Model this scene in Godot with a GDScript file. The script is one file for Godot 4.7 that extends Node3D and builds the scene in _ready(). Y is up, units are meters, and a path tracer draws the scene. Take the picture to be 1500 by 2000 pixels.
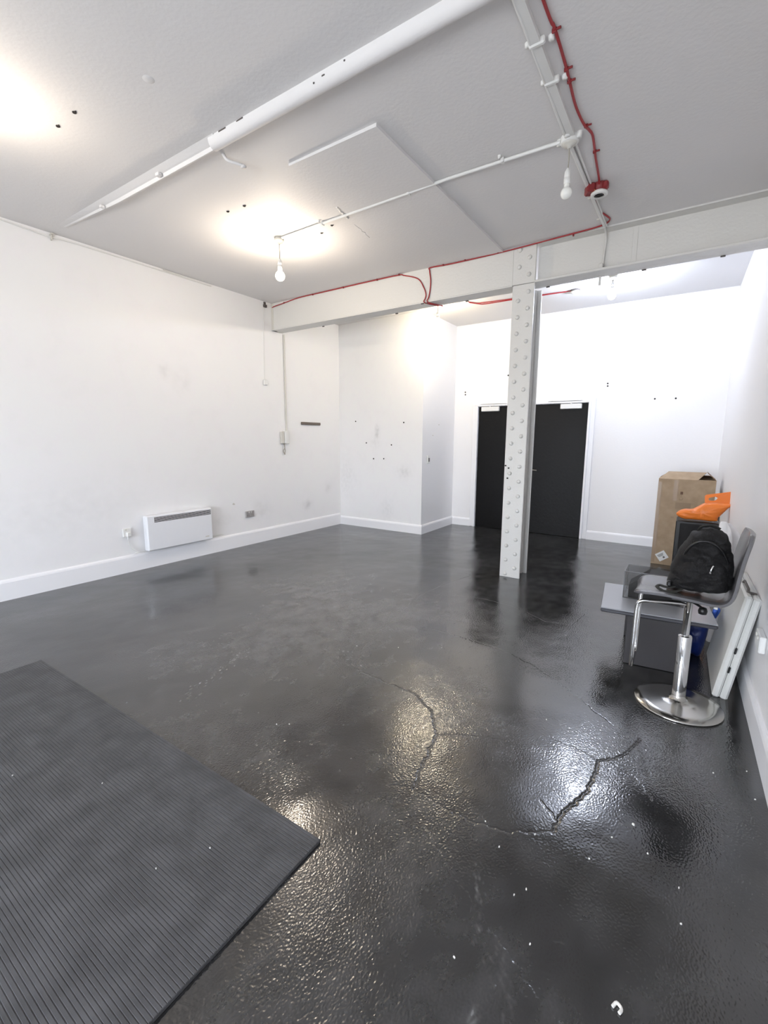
extends Node3D

const H := 3.2945          # ceiling height
const ZB := -7.195         # back wall
const ZP := -6.085         # front of the boxed pier
const XP := -3.366         # side of the boxed pier
var M := {}
var rng := RandomNumberGenerator.new()

# ------------------------------------------------------------------ mesh builder
class MB:
	var st := SurfaceTool.new()
	var n := 0
	func _init() -> void:
		st.begin(Mesh.PRIMITIVE_TRIANGLES)
	func tri(a: Vector3, b: Vector3, c: Vector3, sg := -1, ua := Vector2.ZERO, ub := Vector2.ZERO, uc := Vector2.ZERO) -> void:
		# a, b, c run counter-clockwise seen from outside
		if (b - a).cross(c - a).length_squared() < 1e-16:
			return
		for q in [[a, ua], [c, uc], [b, ub]]:
			st.set_smooth_group(sg)
			st.set_uv(q[1])
			st.add_vertex(q[0])
		n += 1
	func quad(a: Vector3, b: Vector3, c: Vector3, d: Vector3, sg := -1) -> void:
		tri(a, b, c, sg, Vector2(0, 1), Vector2(1, 1), Vector2(1, 0))
		tri(a, c, d, sg, Vector2(0, 1), Vector2(1, 0), Vector2(0, 0))
	func hexa(p: Array, sg := -1) -> void:
		# p: 4 bottom corners then 4 top corners, both counter-clockwise seen from above
		quad(p[3], p[2], p[1], p[0], sg)
		quad(p[4], p[5], p[6], p[7], sg)
		for i in 4:
			var j := (i + 1) % 4
			quad(p[i], p[j], p[j + 4], p[i + 4], sg)
	func box(c: Vector3, s: Vector3, bev := 0.0, b := Basis.IDENTITY) -> void:
		var h := s * 0.5
		if bev <= 0.0:
			var p := []
			for y in [-1, 1]:
				for q in [[-1, 1], [1, 1], [1, -1], [-1, -1]]:
					p.append(c + b * Vector3(q[0] * h.x, y * h.y, q[1] * h.z))
			hexa(p)
			return
		var e: float = minf(bev, minf(h.x, minf(h.y, h.z)) * 0.95)
		var ax := [Vector3(h.x, 0, 0), Vector3(0, h.y, 0), Vector3(0, 0, h.z)]
		var ei := [Vector3(e, 0, 0), Vector3(0, e, 0), Vector3(0, 0, e)]
		for a in 3:
			var u := (a + 1) % 3
			var v := (a + 2) % 3
			for s1 in [-1, 1]:
				var f: Vector3 = ax[a] * s1
				var U: Vector3 = ax[u] - ei[u]
				var V: Vector3 = ax[v] - ei[v]
				if s1 > 0:
					quad(c + b * (f - U - V), c + b * (f + U - V), c + b * (f + U + V), c + b * (f - U + V))
				else:
					quad(c + b * (f - U + V), c + b * (f + U + V), c + b * (f + U - V), c + b * (f - U - V))
				# edges between axes a and u, along v
				for s2 in [-1, 1]:
					var A: Vector3 = ax[a] * s1 + (ax[u] - ei[u]) * s2
					var B: Vector3 = (ax[a] - ei[a]) * s1 + ax[u] * s2
					var W: Vector3 = ax[v] - ei[v]
					if s1 * s2 > 0:
						quad(c + b * (A - W), c + b * (B - W), c + b * (B + W), c + b * (A + W))
					else:
						quad(c + b * (A + W), c + b * (B + W), c + b * (B - W), c + b * (A - W))
		for sx in [-1, 1]:
			for sy in [-1, 1]:
				for sz in [-1, 1]:
					var X := Vector3(sx * h.x, sy * (h.y - e), sz * (h.z - e))
					var Y := Vector3(sx * (h.x - e), sy * h.y, sz * (h.z - e))
					var Z := Vector3(sx * (h.x - e), sy * (h.y - e), sz * h.z)
					if sx * sy * sz > 0:
						tri(c + b * X, c + b * Y, c + b * Z)
					else:
						tri(c + b * X, c + b * Z, c + b * Y)
	func tube(pts: Array, r: float, sides := 10, caps := true, sy := 1.0) -> void:
		var rings := []
		var up := Vector3.UP
		var t0: Vector3 = (pts[1] - pts[0]).normalized()
		if absf(t0.dot(up)) > 0.9:
			up = Vector3.RIGHT
		var nrm: Vector3 = (up - t0 * up.dot(t0)).normalized()
		for i in pts.size():
			var t: Vector3
			if i == 0:
				t = t0
			elif i == pts.size() - 1:
				t = (pts[i] - pts[i - 1]).normalized()
			else:
				t = ((pts[i + 1] - pts[i]).normalized() + (pts[i] - pts[i - 1]).normalized()).normalized()
			nrm = (nrm - t * nrm.dot(t)).normalized()
			var bi: Vector3 = t.cross(nrm)
			var ring := []
			for k in sides:
				var an := TAU * k / sides
				ring.append(pts[i] + nrm * cos(an) * r * sy + bi * sin(an) * r)
			rings.append(ring)
		for i in rings.size() - 1:
			for k in sides:
				var k2 := (k + 1) % sides
				quad(rings[i][k], rings[i][k2], rings[i + 1][k2], rings[i + 1][k], 1)
		if caps:
			for k in range(1, sides - 1):
				tri(rings[0][0], rings[0][k + 1], rings[0][k])
				var l: Array = rings[-1]
				tri(l[0], l[k], l[k + 1])
	func lathe(c: Vector3, prof: Array, sides := 24, b := Basis.IDENTITY, sg := 1) -> void:
		# prof: Vector2(radius, height) from the bottom to the top, outside
		for i in prof.size() - 1:
			for k in sides:
				var a0 := TAU * k / sides
				var a1 := TAU * (k + 1) / sides
				var p := func(q: Vector2, an: float) -> Vector3: return c + b * Vector3(cos(an) * q.x, q.y, -sin(an) * q.x)
				quad(p.call(prof[i], a0), p.call(prof[i], a1), p.call(prof[i + 1], a1), p.call(prof[i + 1], a0), sg)
	func prism(poly: Array, f0: Callable, f1: Callable) -> void:
		# poly: 2-D outline, counter-clockwise seen from the f1 side; f0 and f1 lay it out at the two ends
		var flat := PackedVector2Array(poly)
		if not Geometry2D.is_polygon_clockwise(flat) == false:
			flat.reverse()
		var ix := Geometry2D.triangulate_polygon(flat)
		for i in range(0, ix.size(), 3):
			var a := flat[ix[i]]
			var bb := flat[ix[i + 1]]
			var cc := flat[ix[i + 2]]
			if (bb - a).cross(cc - a) < 0:
				var t := bb
				bb = cc
				cc = t
			tri(f1.call(a), f1.call(bb), f1.call(cc))
			tri(f0.call(a), f0.call(cc), f0.call(bb))
		for i in flat.size():
			var a := flat[i]
			var bb := flat[(i + 1) % flat.size()]
			quad(f0.call(a), f0.call(bb), f1.call(bb), f1.call(a))
	func grid(g: Array, sg := 1, flip := false) -> void:
		# g: rows of points
		for i in g.size() - 1:
			for j in g[i].size() - 1:
				var u0: float = float(j) / (g[i].size() - 1)
				var u1: float = float(j + 1) / (g[i].size() - 1)
				var v0: float = float(i) / (g.size() - 1)
				var v1: float = float(i + 1) / (g.size() - 1)
				if flip:
					tri(g[i][j], g[i + 1][j + 1], g[i][j + 1], sg, Vector2(u0, v0), Vector2(u1, v1), Vector2(u1, v0))
					tri(g[i][j], g[i + 1][j], g[i + 1][j + 1], sg, Vector2(u0, v0), Vector2(u0, v1), Vector2(u1, v1))
				else:
					tri(g[i][j], g[i][j + 1], g[i + 1][j + 1], sg, Vector2(u0, v0), Vector2(u1, v0), Vector2(u1, v1))
					tri(g[i][j], g[i + 1][j + 1], g[i + 1][j], sg, Vector2(u0, v0), Vector2(u1, v1), Vector2(u0, v1))
	func done(shift := Vector3.ZERO) -> ArrayMesh:
		st.generate_normals()
		var m := st.commit()
		if shift == Vector3.ZERO:
			return m
		var s2 := SurfaceTool.new()
		s2.append_from(m, 0, Transform3D(Basis.IDENTITY, -shift))
		return s2.commit()

# ------------------------------------------------------------------ naming
var taken := {}
func numbered(called: String) -> String:
	if not taken.has(called):
		taken[called] = 0
		return called
	taken[called] += 1
	return "%s_%03d" % [called, taken[called]]

func origin(o: Node3D) -> Vector3:
	var p := Vector3.ZERO
	var q: Node = o
	while q != null and q != self:
		p += (q as Node3D).position
		q = q.get_parent()
	return p

func tag(o: Node3D, label := "", category := "", group := "", kind := "") -> void:
	for q in [["label", label], ["category", category], ["group", group], ["kind", kind]]:
		if q[1] != "":
			o.set_meta(q[0], q[1])

func thing(called: String, label: String, category: String, at := Vector3.ZERO, group := "") -> Node3D:
	var o := Node3D.new()
	o.name = numbered(called)
	add_child(o)
	o.position = at
	tag(o, label, category, group)
	return o

func part(called: String, mb: MB, mat: Material, parent: Node3D) -> MeshInstance3D:
	var o := MeshInstance3D.new()
	o.mesh = mb.done(origin(parent))
	o.mesh.surface_set_material(0, mat)
	o.name = called
	var k := 0
	while parent.has_node(NodePath(String(o.name))):
		k += 1
		o.name = "%s_%03d" % [called, k]
	parent.add_child(o, true)
	return o

func single(called: String, mb: MB, mat: Material, label: String, category: String, at := Vector3.ZERO, group := "", kind := "") -> MeshInstance3D:
	var o := MeshInstance3D.new()
	o.mesh = mb.done(at)
	o.mesh.surface_set_material(0, mat)
	o.name = numbered(called)
	o.position = at
	add_child(o)
	tag(o, label, category, group, kind)
	return o

func inst(called: String, mesh: Mesh, pos: Vector3, parent: Node3D, n: int) -> MeshInstance3D:
	var o := MeshInstance3D.new()
	o.mesh = mesh
	o.name = called if n == 0 else "%s_%03d" % [called, n]
	parent.add_child(o, true)
	o.position = pos - origin(parent)
	return o

func struct(called: String, mb: MB, mat: Material, label: String, category: String) -> MeshInstance3D:
	return single(called, mb, mat, label, category, Vector3.ZERO, "", "structure")

# ------------------------------------------------------------------ materials
func mat(called: String, c: Color, rough := 0.6, metal := 0.0, spec := 0.5) -> StandardMaterial3D:
	var m := StandardMaterial3D.new()
	m.resource_name = called
	m.albedo_color = c
	m.roughness = rough
	m.metallic = metal
	m.metallic_specular = spec
	M[called] = m
	return m

func noise_tex(freq: float, size := 256, normal := false, bump := 2.0, oct := 4, sd := 1, ramp: Gradient = null) -> NoiseTexture2D:
	var f := FastNoiseLite.new()
	f.seed = sd
	f.noise_type = FastNoiseLite.TYPE_SIMPLEX_SMOOTH
	f.frequency = freq
	f.fractal_octaves = oct
	var t := NoiseTexture2D.new()
	t.width = size
	t.height = size
	t.seamless = true
	t.noise = f
	t.as_normal_map = normal
	t.bump_strength = bump
	if ramp:
		t.color_ramp = ramp
	return t

func two(a: Color, b: Color, c := Color(0, 0, 0, 0)) -> Gradient:
	var g := Gradient.new()
	g.set_color(0, a)
	g.set_color(1, b)
	if c.a > 0.0:
		g.add_point(0.5, c)
	return g

func make_materials() -> void:
	# rolled paint on plaster: slight orange-peel relief
	var peel := noise_tex(0.03, 512, false, 1.0, 4, 7)
	for q in [["wall_paint", Color(0.925, 0.922, 0.925), 0.55, 0.05], ["ceiling_paint", Color(0.87, 0.863, 0.86), 0.65, 0.06], ["steel_paint", Color(0.83, 0.825, 0.81), 0.42, 0.09], ["trim_paint", Color(0.93, 0.93, 0.94), 0.35, 0.02]]:
		var m := mat(q[0], q[1], q[2])
		m.heightmap_enabled = true
		m.heightmap_texture = peel
		m.heightmap_scale = q[3]
		m.uv1_triplanar = true
		m.uv1_world_triplanar = true
		m.uv1_scale = Vector3.ONE * 2.0
	mat("plastic_white", Color(0.88, 0.88, 0.87), 0.35)
	mat("plastic_old", Color(0.80, 0.79, 0.76), 0.45)
	mat("heater_white", Color(0.90, 0.905, 0.92), 0.35)
	mat("heater_dark", Color(0.13, 0.11, 0.10), 0.7)
	mat("flex", Color(0.62, 0.60, 0.56), 0.5)
	mat("dark_hole", Color(0.16, 0.14, 0.13), 0.9)
	mat("grey_rawlplug", Color(0.34, 0.32, 0.31), 0.8)
	mat("red_cable", Color(0.62, 0.17, 0.19), 0.5)
	mat("red_plastic", Color(0.50, 0.15, 0.16), 0.5)
	mat("detector_dark", Color(0.16, 0.15, 0.16), 0.5)
	var dm := mat("door_black", Color(0.036, 0.034, 0.035), 0.36, 0.0, 0.30)
	dm.heightmap_enabled = true
	dm.heightmap_texture = peel
	dm.heightmap_scale = 0.08
	dm.uv1_triplanar = true
	mat("steel_hinge", Color(0.55, 0.54, 0.52), 0.4, 0.9)
	mat("chrome", Color(0.80, 0.80, 0.80), 0.07, 1.0)
	mat("chrome_worn", Color(0.72, 0.71, 0.69), 0.16, 1.0)
	mat("brown_metal", Color(0.42, 0.38, 0.35), 0.45, 0.3)
	mat("seat_grey", Color(0.37, 0.365, 0.375), 0.24)
	mat("black_plastic", Color(0.05, 0.05, 0.055), 0.4)
	var fab := mat("pack_black", Color(0.062, 0.058, 0.064), 0.75, 0.0, 0.4)
	fab.rim_enabled = true
	fab.rim = 0.15
	fab.heightmap_enabled = true
	fab.heightmap_texture = noise_tex(0.05, 256, false, 1, 3, 3)
	fab.heightmap_scale = 0.25
	fab.uv1_triplanar = true
	fab.uv1_scale = Vector3.ONE * 6.0
	var sp := mat("speaker_cloth", Color(0.07, 0.069, 0.075), 0.85)
	sp.heightmap_enabled = true
	sp.heightmap_texture = fab.heightmap_texture
	sp.heightmap_scale = 0.1
	sp.uv1_triplanar = true
	sp.uv1_scale = Vector3.ONE * 8.0
	mat("webbing", Color(0.10, 0.10, 0.085), 0.7)
	var card := mat("cardboard", Color.WHITE, 0.85)
	card.albedo_texture = noise_tex(0.02, 256, false, 1, 5, 11, two(Color(0.60, 0.515, 0.415), Color(0.68, 0.595, 0.495)))
	card.uv1_triplanar = true
	card.uv1_scale = Vector3(1.5, 1.5, 1.5)
	mat("cardboard_dark", Color(0.50, 0.39, 0.29), 0.9)
	mat("packing_tape", Color(0.56, 0.46, 0.35), 0.3)
	mat("stencil_ink", Color(0.36, 0.27, 0.20), 0.8)
	mat("stencil_faint", Color(0.57, 0.49, 0.40), 0.8)
	var orange := mat("orange_plastic", Color(0.90, 0.49, 0.19), 0.4)
	orange.backlight_enabled = true
	orange.backlight = Color(0.35, 0.16, 0.05)
	var blue := mat("blue_plastic", Color(0.07, 0.16, 0.42), 0.35)
	blue.rim_enabled = true
	blue.rim = 0.2
	var white := mat("white_sheet", Color(0.90, 0.89, 0.89), 0.35)
	white.backlight_enabled = true
	white.backlight = Color(0.2, 0.2, 0.2)
	var cs := mat("case_white", Color(0.80, 0.80, 0.785), 0.42)
	cs.heightmap_enabled = true
	cs.heightmap_texture = peel
	cs.heightmap_scale = 0.12
	cs.uv1_triplanar = true
	cs.uv1_scale = Vector3.ONE * 5.0
	mat("table_silver", Color(0.63, 0.64, 0.66), 0.28, 0.25)
	mat("table_edge", Color(0.29, 0.29, 0.31), 0.45)
	mat("table_panel", Color(0.20, 0.19, 0.195), 0.55)
	mat("wedge_dark", Color(0.13, 0.125, 0.12), 0.6, 0.0, 0.3)
	var ac := mat("acrylic", Color(0.16, 0.155, 0.15, 0.25), 0.06, 0.0, 0.2)
	ac.transparency = BaseMaterial3D.TRANSPARENCY_ALPHA
	mat("acrylic_edge", Color(0.22, 0.21, 0.21), 0.2)
	mat("paint_fleck", Color(0.90, 0.89, 0.87), 0.5)
	var glass := mat("window_glass", Color(1, 1, 1, 0.08), 0.02)
	glass.transparency = BaseMaterial3D.TRANSPARENCY_ALPHA
	var rub := mat("rubber", Color(0.315, 0.315, 0.325), 0.62, 0.0, 0.4)
	rub.albedo_color = Color.WHITE
	rub.albedo_texture = noise_tex(0.012, 512, false, 1, 6, 5, two(Color(0.265, 0.265, 0.272), Color(0.355, 0.355, 0.365)))
	rub.uv1_triplanar = true
	rub.uv1_world_triplanar = true
	rub.uv1_scale = Vector3.ONE * 0.9

# ------------------------------------------------------------------ floor texture: paint, cracks and wear laid out in metres
const FX := -5.3
const FZ := -7.4
const FW := 6.0
const FL := 8.0
const TS := 2048
var fh := PackedFloat32Array()
var fa := PackedFloat32Array()
var fr := PackedFloat32Array()

func low_noise(freq: float, sd: int, oct := 3, n := 256) -> PackedFloat32Array:
	var f := FastNoiseLite.new()
	f.seed = sd
	f.frequency = freq
	f.fractal_octaves = oct
	var im := Image.create(n, n, false, Image.FORMAT_RF)
	for y in n:
		for x in n:
			im.set_pixel(x, y, Color(f.get_noise_2d(x * FW / n * 100.0, y * FL / n * 100.0), 0, 0))
	im.resize(TS, TS, Image.INTERPOLATE_CUBIC)
	return im.get_data().to_float32_array()

func stamp(p: Vector2, r: float, dh: float, da: float, dr: float) -> void:
	# p in metres; r in metres; a soft dab
	var cx := (p.x - FX) / FW * TS
	var cy := (p.y - FZ) / FL * TS
	var rx := r / FW * TS
	var ry := r / FL * TS
	for y in range(maxi(0, int(cy - ry)), mini(TS - 1, int(cy + ry) + 1) + 1):
		for x in range(maxi(0, int(cx - rx)), mini(TS - 1, int(cx + rx) + 1) + 1):
			var d := Vector2((x - cx) / rx, (y - cy) / ry).length()
			if d < 1.0:
				var w := 1.0 - d * d * (3.0 - 2.0 * d)
				var i := y * TS + x
				if dh < 0.0:
					fh[i] = minf(fh[i], dh * w)
				else:
					fh[i] = maxf(fh[i], dh * w)
				fa[i] += da * w
				fr[i] += dr * w

func crack(pts: Array, wide: float, deep: float, dark: float, jit := 0.012) -> void:
	var f := FastNoiseLite.new()
	f.seed = int(absf(pts[0].x) * 1000.0)
	f.frequency = 0.05
	f.fractal_octaves = 4
	for i in pts.size() - 1:
		var a: Vector2 = pts[i]
		var b: Vector2 = pts[i + 1]
		var n := maxi(2, int(a.distance_to(b) / 0.003))
		var nr := (b - a).orthogonal().normalized()
		for k in n:
			var p := a.lerp(b, float(k) / n)
			var w1 := f.get_noise_2d(p.x * 400.0, p.y * 400.0)
			p += nr * w1 * jit * 1.1
			var w := wide * (0.65 + 0.7 * absf(f.get_noise_2d(p.x * 900.0 + 50.0, p.y * 900.0)))
			stamp(p, w, -deep, 0.0, 0.0)
			if k % 2 == 0:
				stamp(p, w * 0.6, -deep, -dark, 0.15)

func scuff(a: Vector2, b: Vector2, wide: float, light: float, n: int) -> void:
	for k in n:
		var t := rng.randf()
		var p := a.lerp(b, t) + Vector2(rng.randfn(0, wide), rng.randfn(0, wide))
		var d := (b - a).normalized().rotated(rng.randfn(0, 0.25))
		var l := rng.randf_range(0.006, 0.03)
		for s in 6:
			stamp(p + d * l * (s / 5.0 - 0.5), rng.randf_range(0.0045, 0.008), 0.02, light * rng.randf_range(0.12, 0.3), 0.02)

func floor_material() -> StandardMaterial3D:
	var und := low_noise(0.011, 21, 3)
	var patch := low_noise(0.008, 33, 4)
	var rip := low_noise(0.05, 44, 3, 512)
	var f := FastNoiseLite.new()
	f.seed = 9
	f.frequency = 0.38
	f.fractal_octaves = 2
	var fine := f.get_image(TS, TS, false, false, false).get_data()
	f.seed = 19
	f.frequency = 0.02
	var mid := f.get_image(TS, TS, false, false, false).get_data()
	fh.resize(TS * TS)
	fa.resize(TS * TS)
	fr.resize(TS * TS)
	# cracks, as points on the floor plane
	crack([Vector2(-1.48, -4.75), Vector2(-1.86, -4.45), Vector2(-1.96, -4.0), Vector2(-2.0, -3.6), Vector2(-1.88, -2.85), Vector2(-1.80, -2.45), Vector2(-1.64, -2.16)], 0.0062, 0.110, 0.080)
	crack([Vector2(-1.64, -2.16), Vector2(-1.44, -2.14), Vector2(-1.20, -2.13), Vector2(-1.03, -2.02), Vector2(-0.926, -1.87)], 0.0099, 0.300, 0.240, 0.009)
	crack([Vector2(-0.926, -1.87), Vector2(-0.89, -1.72), Vector2(-0.87, -1.60), Vector2(-0.838, -1.49)], 0.0105, 0.250, 0.224)
	crack([Vector2(-0.926, -1.87), Vector2(-0.82, -1.93), Vector2(-0.68, -2.0), Vector2(-0.62, -2.01)], 0.0058, 0.150, 0.096)
	crack([Vector2(-0.075, -2.40), Vector2(-0.12, -2.25), Vector2(-0.16, -2.17), Vector2(-0.222, -2.115), Vector2(-0.215, -2.03), Vector2(-0.235, -1.86), Vector2(-0.28, -1.74), Vector2(-0.30, -1.64), Vector2(-0.297, -1.598)], 0.0118, 0.375, 0.256, 0.010)
	crack([Vector2(-0.222, -2.115), Vector2(-0.31, -2.15), Vector2(-0.45, -2.16)], 0.0062, 0.150, 0.120)
	crack([Vector2(-0.17, -2.13), Vector2(-0.06, -2.08), Vector2(0.0, -1.98)], 0.0062, 0.150, 0.120)
	crack([Vector2(-0.30, -1.66), Vector2(-0.38, -1.73)], 0.0074, 0.150, 0.160)
	crack([Vector2(-1.54, -3.0), Vector2(-1.26, -2.98), Vector2(-0.96, -2.95), Vector2(-0.74, -2.86), Vector2(-0.55, -2.74), Vector2(-0.42, -2.63), Vector2(-0.2, -2.44)], 0.0058, 0.125, 0.048)
	crack([Vector2(-1.78, -3.8), Vector2(-1.5, -3.86), Vector2(-1.2, -3.85), Vector2(-0.85, -3.64), Vector2(-0.66, -3.68), Vector2(-0.62, -4.0)], 0.0058, 0.125, 0.040)
	crack([Vector2(-4.75, -4.9), Vector2(-3.6, -4.85), Vector2(-2.55, -4.78), Vector2(-1.85, -4.5)], 0.0062, 0.100, 0.096, 0.004)
	crack([Vector2(-0.838, -1.49), Vector2(-0.62, -1.47), Vector2(-0.45, -1.50), Vector2(-0.297, -1.598)], 0.0074, 0.125, 0.112)
	crack([Vector2(-1.65, -1.25), Vector2(-1.45, -1.45), Vector2(-1.18, -1.55), Vector2(-0.98, -1.45), Vector2(-0.838, -1.49)], 0.0060, 0.06, 0.05, 0.03)
	crack([Vector2(-0.75, -1.38), Vector2(-0.5, -1.22), Vector2(-0.2, -1.05), Vector2(0.1, -0.95)], 0.0058, 0.100, 0.048)
	# scuffs where the paint has worn to paler concrete
	scuff(Vector2(-0.49, -1.32), Vector2(-0.40, -1.12), 0.010, 0.15, 30)
	scuff(Vector2(-0.40, -1.12), Vector2(-0.22, -0.98), 0.018, 0.09, 30)
	scuff(Vector2(-0.12, -0.98), Vector2(0.09, -0.90), 0.008, 0.14, 30)
	scuff(Vector2(-0.33, -0.93), Vector2(-0.33, -0.72), 0.006, 0.14, 60)
	scuff(Vector2(-2.75, -1.75), Vector2(-1.95, -2.75), 0.13, 0.16, 200)
	scuff(Vector2(-2.6, -2.9), Vector2(-1.9, -3.2), 0.17, 0.14, 150)
	scuff(Vector2(-2.25, -1.35), Vector2(-2.45, -1.95), 0.03, 0.35, 60)
	scuff(Vector2(-1.9, -2.3), Vector2(-1.6, -2.2), 0.03, 0.3, 40)
	for k in 300:
		scuff(Vector2(rng.randf_range(-4.5, 0.3), rng.randf_range(-4.2, -0.2)), Vector2(rng.randf_range(-4.5, 0.3), rng.randf_range(-4.2, -0.2)), 0.01, 0.17, 1)
	var alb := PackedByteArray()
	alb.resize(TS * TS)
	var rou := PackedByteArray()
	rou.resize(TS * TS)
	for i in TS * TS:
		var fi := fine[i] / 255.0 - 0.5
		var mi := mid[i] / 255.0 - 0.5
		var pa := patch[i]
		var rough_patch := clampf(pa * 1.1 + 0.58, 0.28, 1.0)
		fh[i] += und[i] * 0.5 + rip[i] * 0.05 * rough_patch + fi * 0.24 * rough_patch + mi * 0.06
		var a := 0.180 + mi * 0.10 + pa * 0.06 + fi * 0.04 + fa[i]
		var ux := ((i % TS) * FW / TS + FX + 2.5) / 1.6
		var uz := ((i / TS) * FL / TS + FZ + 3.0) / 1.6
		a += 0.15 * exp(-ux * ux - uz * uz)   # dusty stretch, lightened further in its colour for missing reflected light
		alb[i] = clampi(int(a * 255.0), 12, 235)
		var r := 0.145 + pa * 0.08 + mi * 0.06 + fr[i]
		rou[i] = clampi(int(r * 255.0), 24, 200)
	var m := mat("floor_paint", Color(0.99, 0.99, 1.0), 1.0, 0.0, 0.75)
	var ia := Image.create_from_data(TS, TS, false, Image.FORMAT_L8, alb)
	ia.convert(Image.FORMAT_RGB8)
	m.albedo_texture = ImageTexture.create_from_image(ia)
	m.roughness_texture = ImageTexture.create_from_image(Image.create_from_data(TS, TS, false, Image.FORMAT_L8, rou))
	m.roughness_texture_channel = BaseMaterial3D.TEXTURE_CHANNEL_RED
	m.heightmap_enabled = true
	m.heightmap_texture = ImageTexture.create_from_image(Image.create_from_data(TS, TS, false, Image.FORMAT_RF, fh.to_byte_array()))
	m.heightmap_scale = 0.8
	return m

func xl(z: float) -> float: return -5.044 - 0.0126 * z
func xr(z: float) -> float: return 0.4467 + 0.0168 * z

# ------------------------------------------------------------------ wall paint with its own smudges
func stained(called: String, spots: Array, w: int, h: int) -> StandardMaterial3D:
	# spots: [u, v, radius u, radius v, strength] of grubby marks on the paint
	var im := Image.create(w, h, false, Image.FORMAT_RGB8)
	var base: Color = M["wall_paint"].albedo_color
	var f := FastNoiseLite.new()
	f.seed = w + h
	f.frequency = 0.03
	f.fractal_octaves = 4
	for y in h:
		for x in w:
			var u := (x + 0.5) / w
			var v := (y + 0.5) / h
			var d := maxf(0.0, f.get_noise_2d(x, y)) * 0.010
			for s in spots:
				var q := pow((u - s[0]) / s[2], 2.0) + pow((v - s[1]) / s[3], 2.0)
				if q < 4.0:
					d += s[4] * exp(-q * 1.6) * (0.75 + 0.9 * f.get_noise_2d(x * 3.0, y * 3.0))
			im.set_pixel(x, y, Color(base.r - d, base.g - d, base.b - d * 1.02))
	var m := mat(called, Color.WHITE, 0.55)
	m.albedo_texture = ImageTexture.create_from_image(im)
	m.texture_repeat = false
	return m

# ------------------------------------------------------------------ small shapes
func skirting(mb: MB, a: Vector2, b: Vector2, inward: Vector2, h := 0.155, t := 0.02) -> void:
	# a board with a sloped top from a to b along the floor
	var prof := [Vector2(0, 0), Vector2(t, 0), Vector2(t, h - 0.028), Vector2(t * 0.75, h - 0.012), Vector2(t * 0.3, h), Vector2(0, h)]
	var flip := (b - a).cross(inward) > 0.0
	for i in prof.size():
		var p: Vector2 = prof[i]
		var q: Vector2 = prof[(i + 1) % prof.size()]
		var f := func(e: Vector2, w: Vector2) -> Vector3: return Vector3(e.x + inward.x * w.x, w.y, e.y + inward.y * w.x)
		if flip:
			mb.quad(f.call(b, p), f.call(a, p), f.call(a, q), f.call(b, q))
		else:
			mb.quad(f.call(a, p), f.call(b, p), f.call(b, q), f.call(a, q))
	for e in [a, b]:
		var away: Vector2 = (e - (b if e == a else a)).normalized()
		for i in range(1, prof.size() - 1):
			var c := []
			for k in [0, i, i + 1]:
				c.append(Vector3(e.x + inward.x * prof[k].x, prof[k].y, e.y + inward.y * prof[k].x))
			if (c[1] - c[0]).cross(c[2] - c[0]).dot(Vector3(away.x, 0, away.y)) < 0.0:
				c.reverse()
			mb.tri(c[0], c[1], c[2])

func smooth(pts: Array, per := 6, closed := false) -> Array:
	var out := []
	var n := pts.size()
	var last := n if closed else n - 1
	for i in last:
		var p0 = pts[(i - 1 + n) % n] if closed or i > 0 else pts[0]
		var p1 = pts[i]
		var p2 = pts[(i + 1) % n]
		var p3 = pts[(i + 2) % n] if closed or i + 2 < n else pts[n - 1]
		for k in per:
			var t := float(k) / per
			out.append(0.5 * ((2.0 * p1) + (p2 - p0) * t + (2.0 * p0 - 5.0 * p1 + 4.0 * p2 - p3) * t * t + (3.0 * p1 - p0 - 3.0 * p2 + p3) * t * t * t))
	if not closed:
		out.append(pts[n - 1])
	return out

func pillow(mb: MB, outline: Array, zc: float, tf: float, tb: float, power := 2.6, fold := 0.0, sd := 1, per := 4, lean := Vector2.ZERO, rings := 12) -> void:
	# a soft closed bag from its outline in x and y
	var o := smooth(outline, per, true)
	var c := Vector2.ZERO
	for p in o:
		c += p
	c /= o.size()
	var f := FastNoiseLite.new()
	f.seed = sd
	f.frequency = 0.085
	f.fractal_octaves = 3
	f.noise_type = FastNoiseLite.TYPE_SIMPLEX
	for side in [1, -1]:
		var rows := []
		for k in rings + 1:
			var s := sin(float(k) / rings * PI / 2.0)
			var row := []
			for j in o.size() + 1:
				var rim: Vector2 = o[j % o.size()]
				rim = c.lerp(rim, 1.0 + f.get_noise_2d(rim.x * 130.0, rim.y * 130.0 + 400.0) * fold * 1.6)
				var p: Vector2 = c.lerp(rim, s)
				var t := tf if side > 0 else tb
				var z := t * pow(maxf(0.0, 1.0 - pow(s, power)), 1.0 / power)
				var w := f.get_noise_3d(p.x * 100.0, p.y * 100.0, side * 30.0)
				var ridge := 1.0 - 2.0 * absf(f.get_noise_3d(p.x * 60.0 + 77.0, p.y * 140.0, side * 9.0))
				z += (w * 0.6 + ridge * 0.4) * fold * minf(1.0, (1.0 - s) * 8.0)
				var q := p + lean * z
				row.append(Vector3(q.x, q.y, zc + side * z))
			rows.append(row)
		mb.grid(rows, 1, side < 0)

func disc_on(mb: MB, c: Vector3, nrm: Vector3, r: float, h := 0.004) -> void:
	var y := nrm.normalized()
	var x := y.cross(Vector3(0.3, 0.5, 0.81)).normalized()
	var b := Basis(x, y, x.cross(y))
	mb.lathe(c, [Vector2(r, 0), Vector2(r, h), Vector2(0, h * 0.7)], 10, b, -1)

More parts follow.
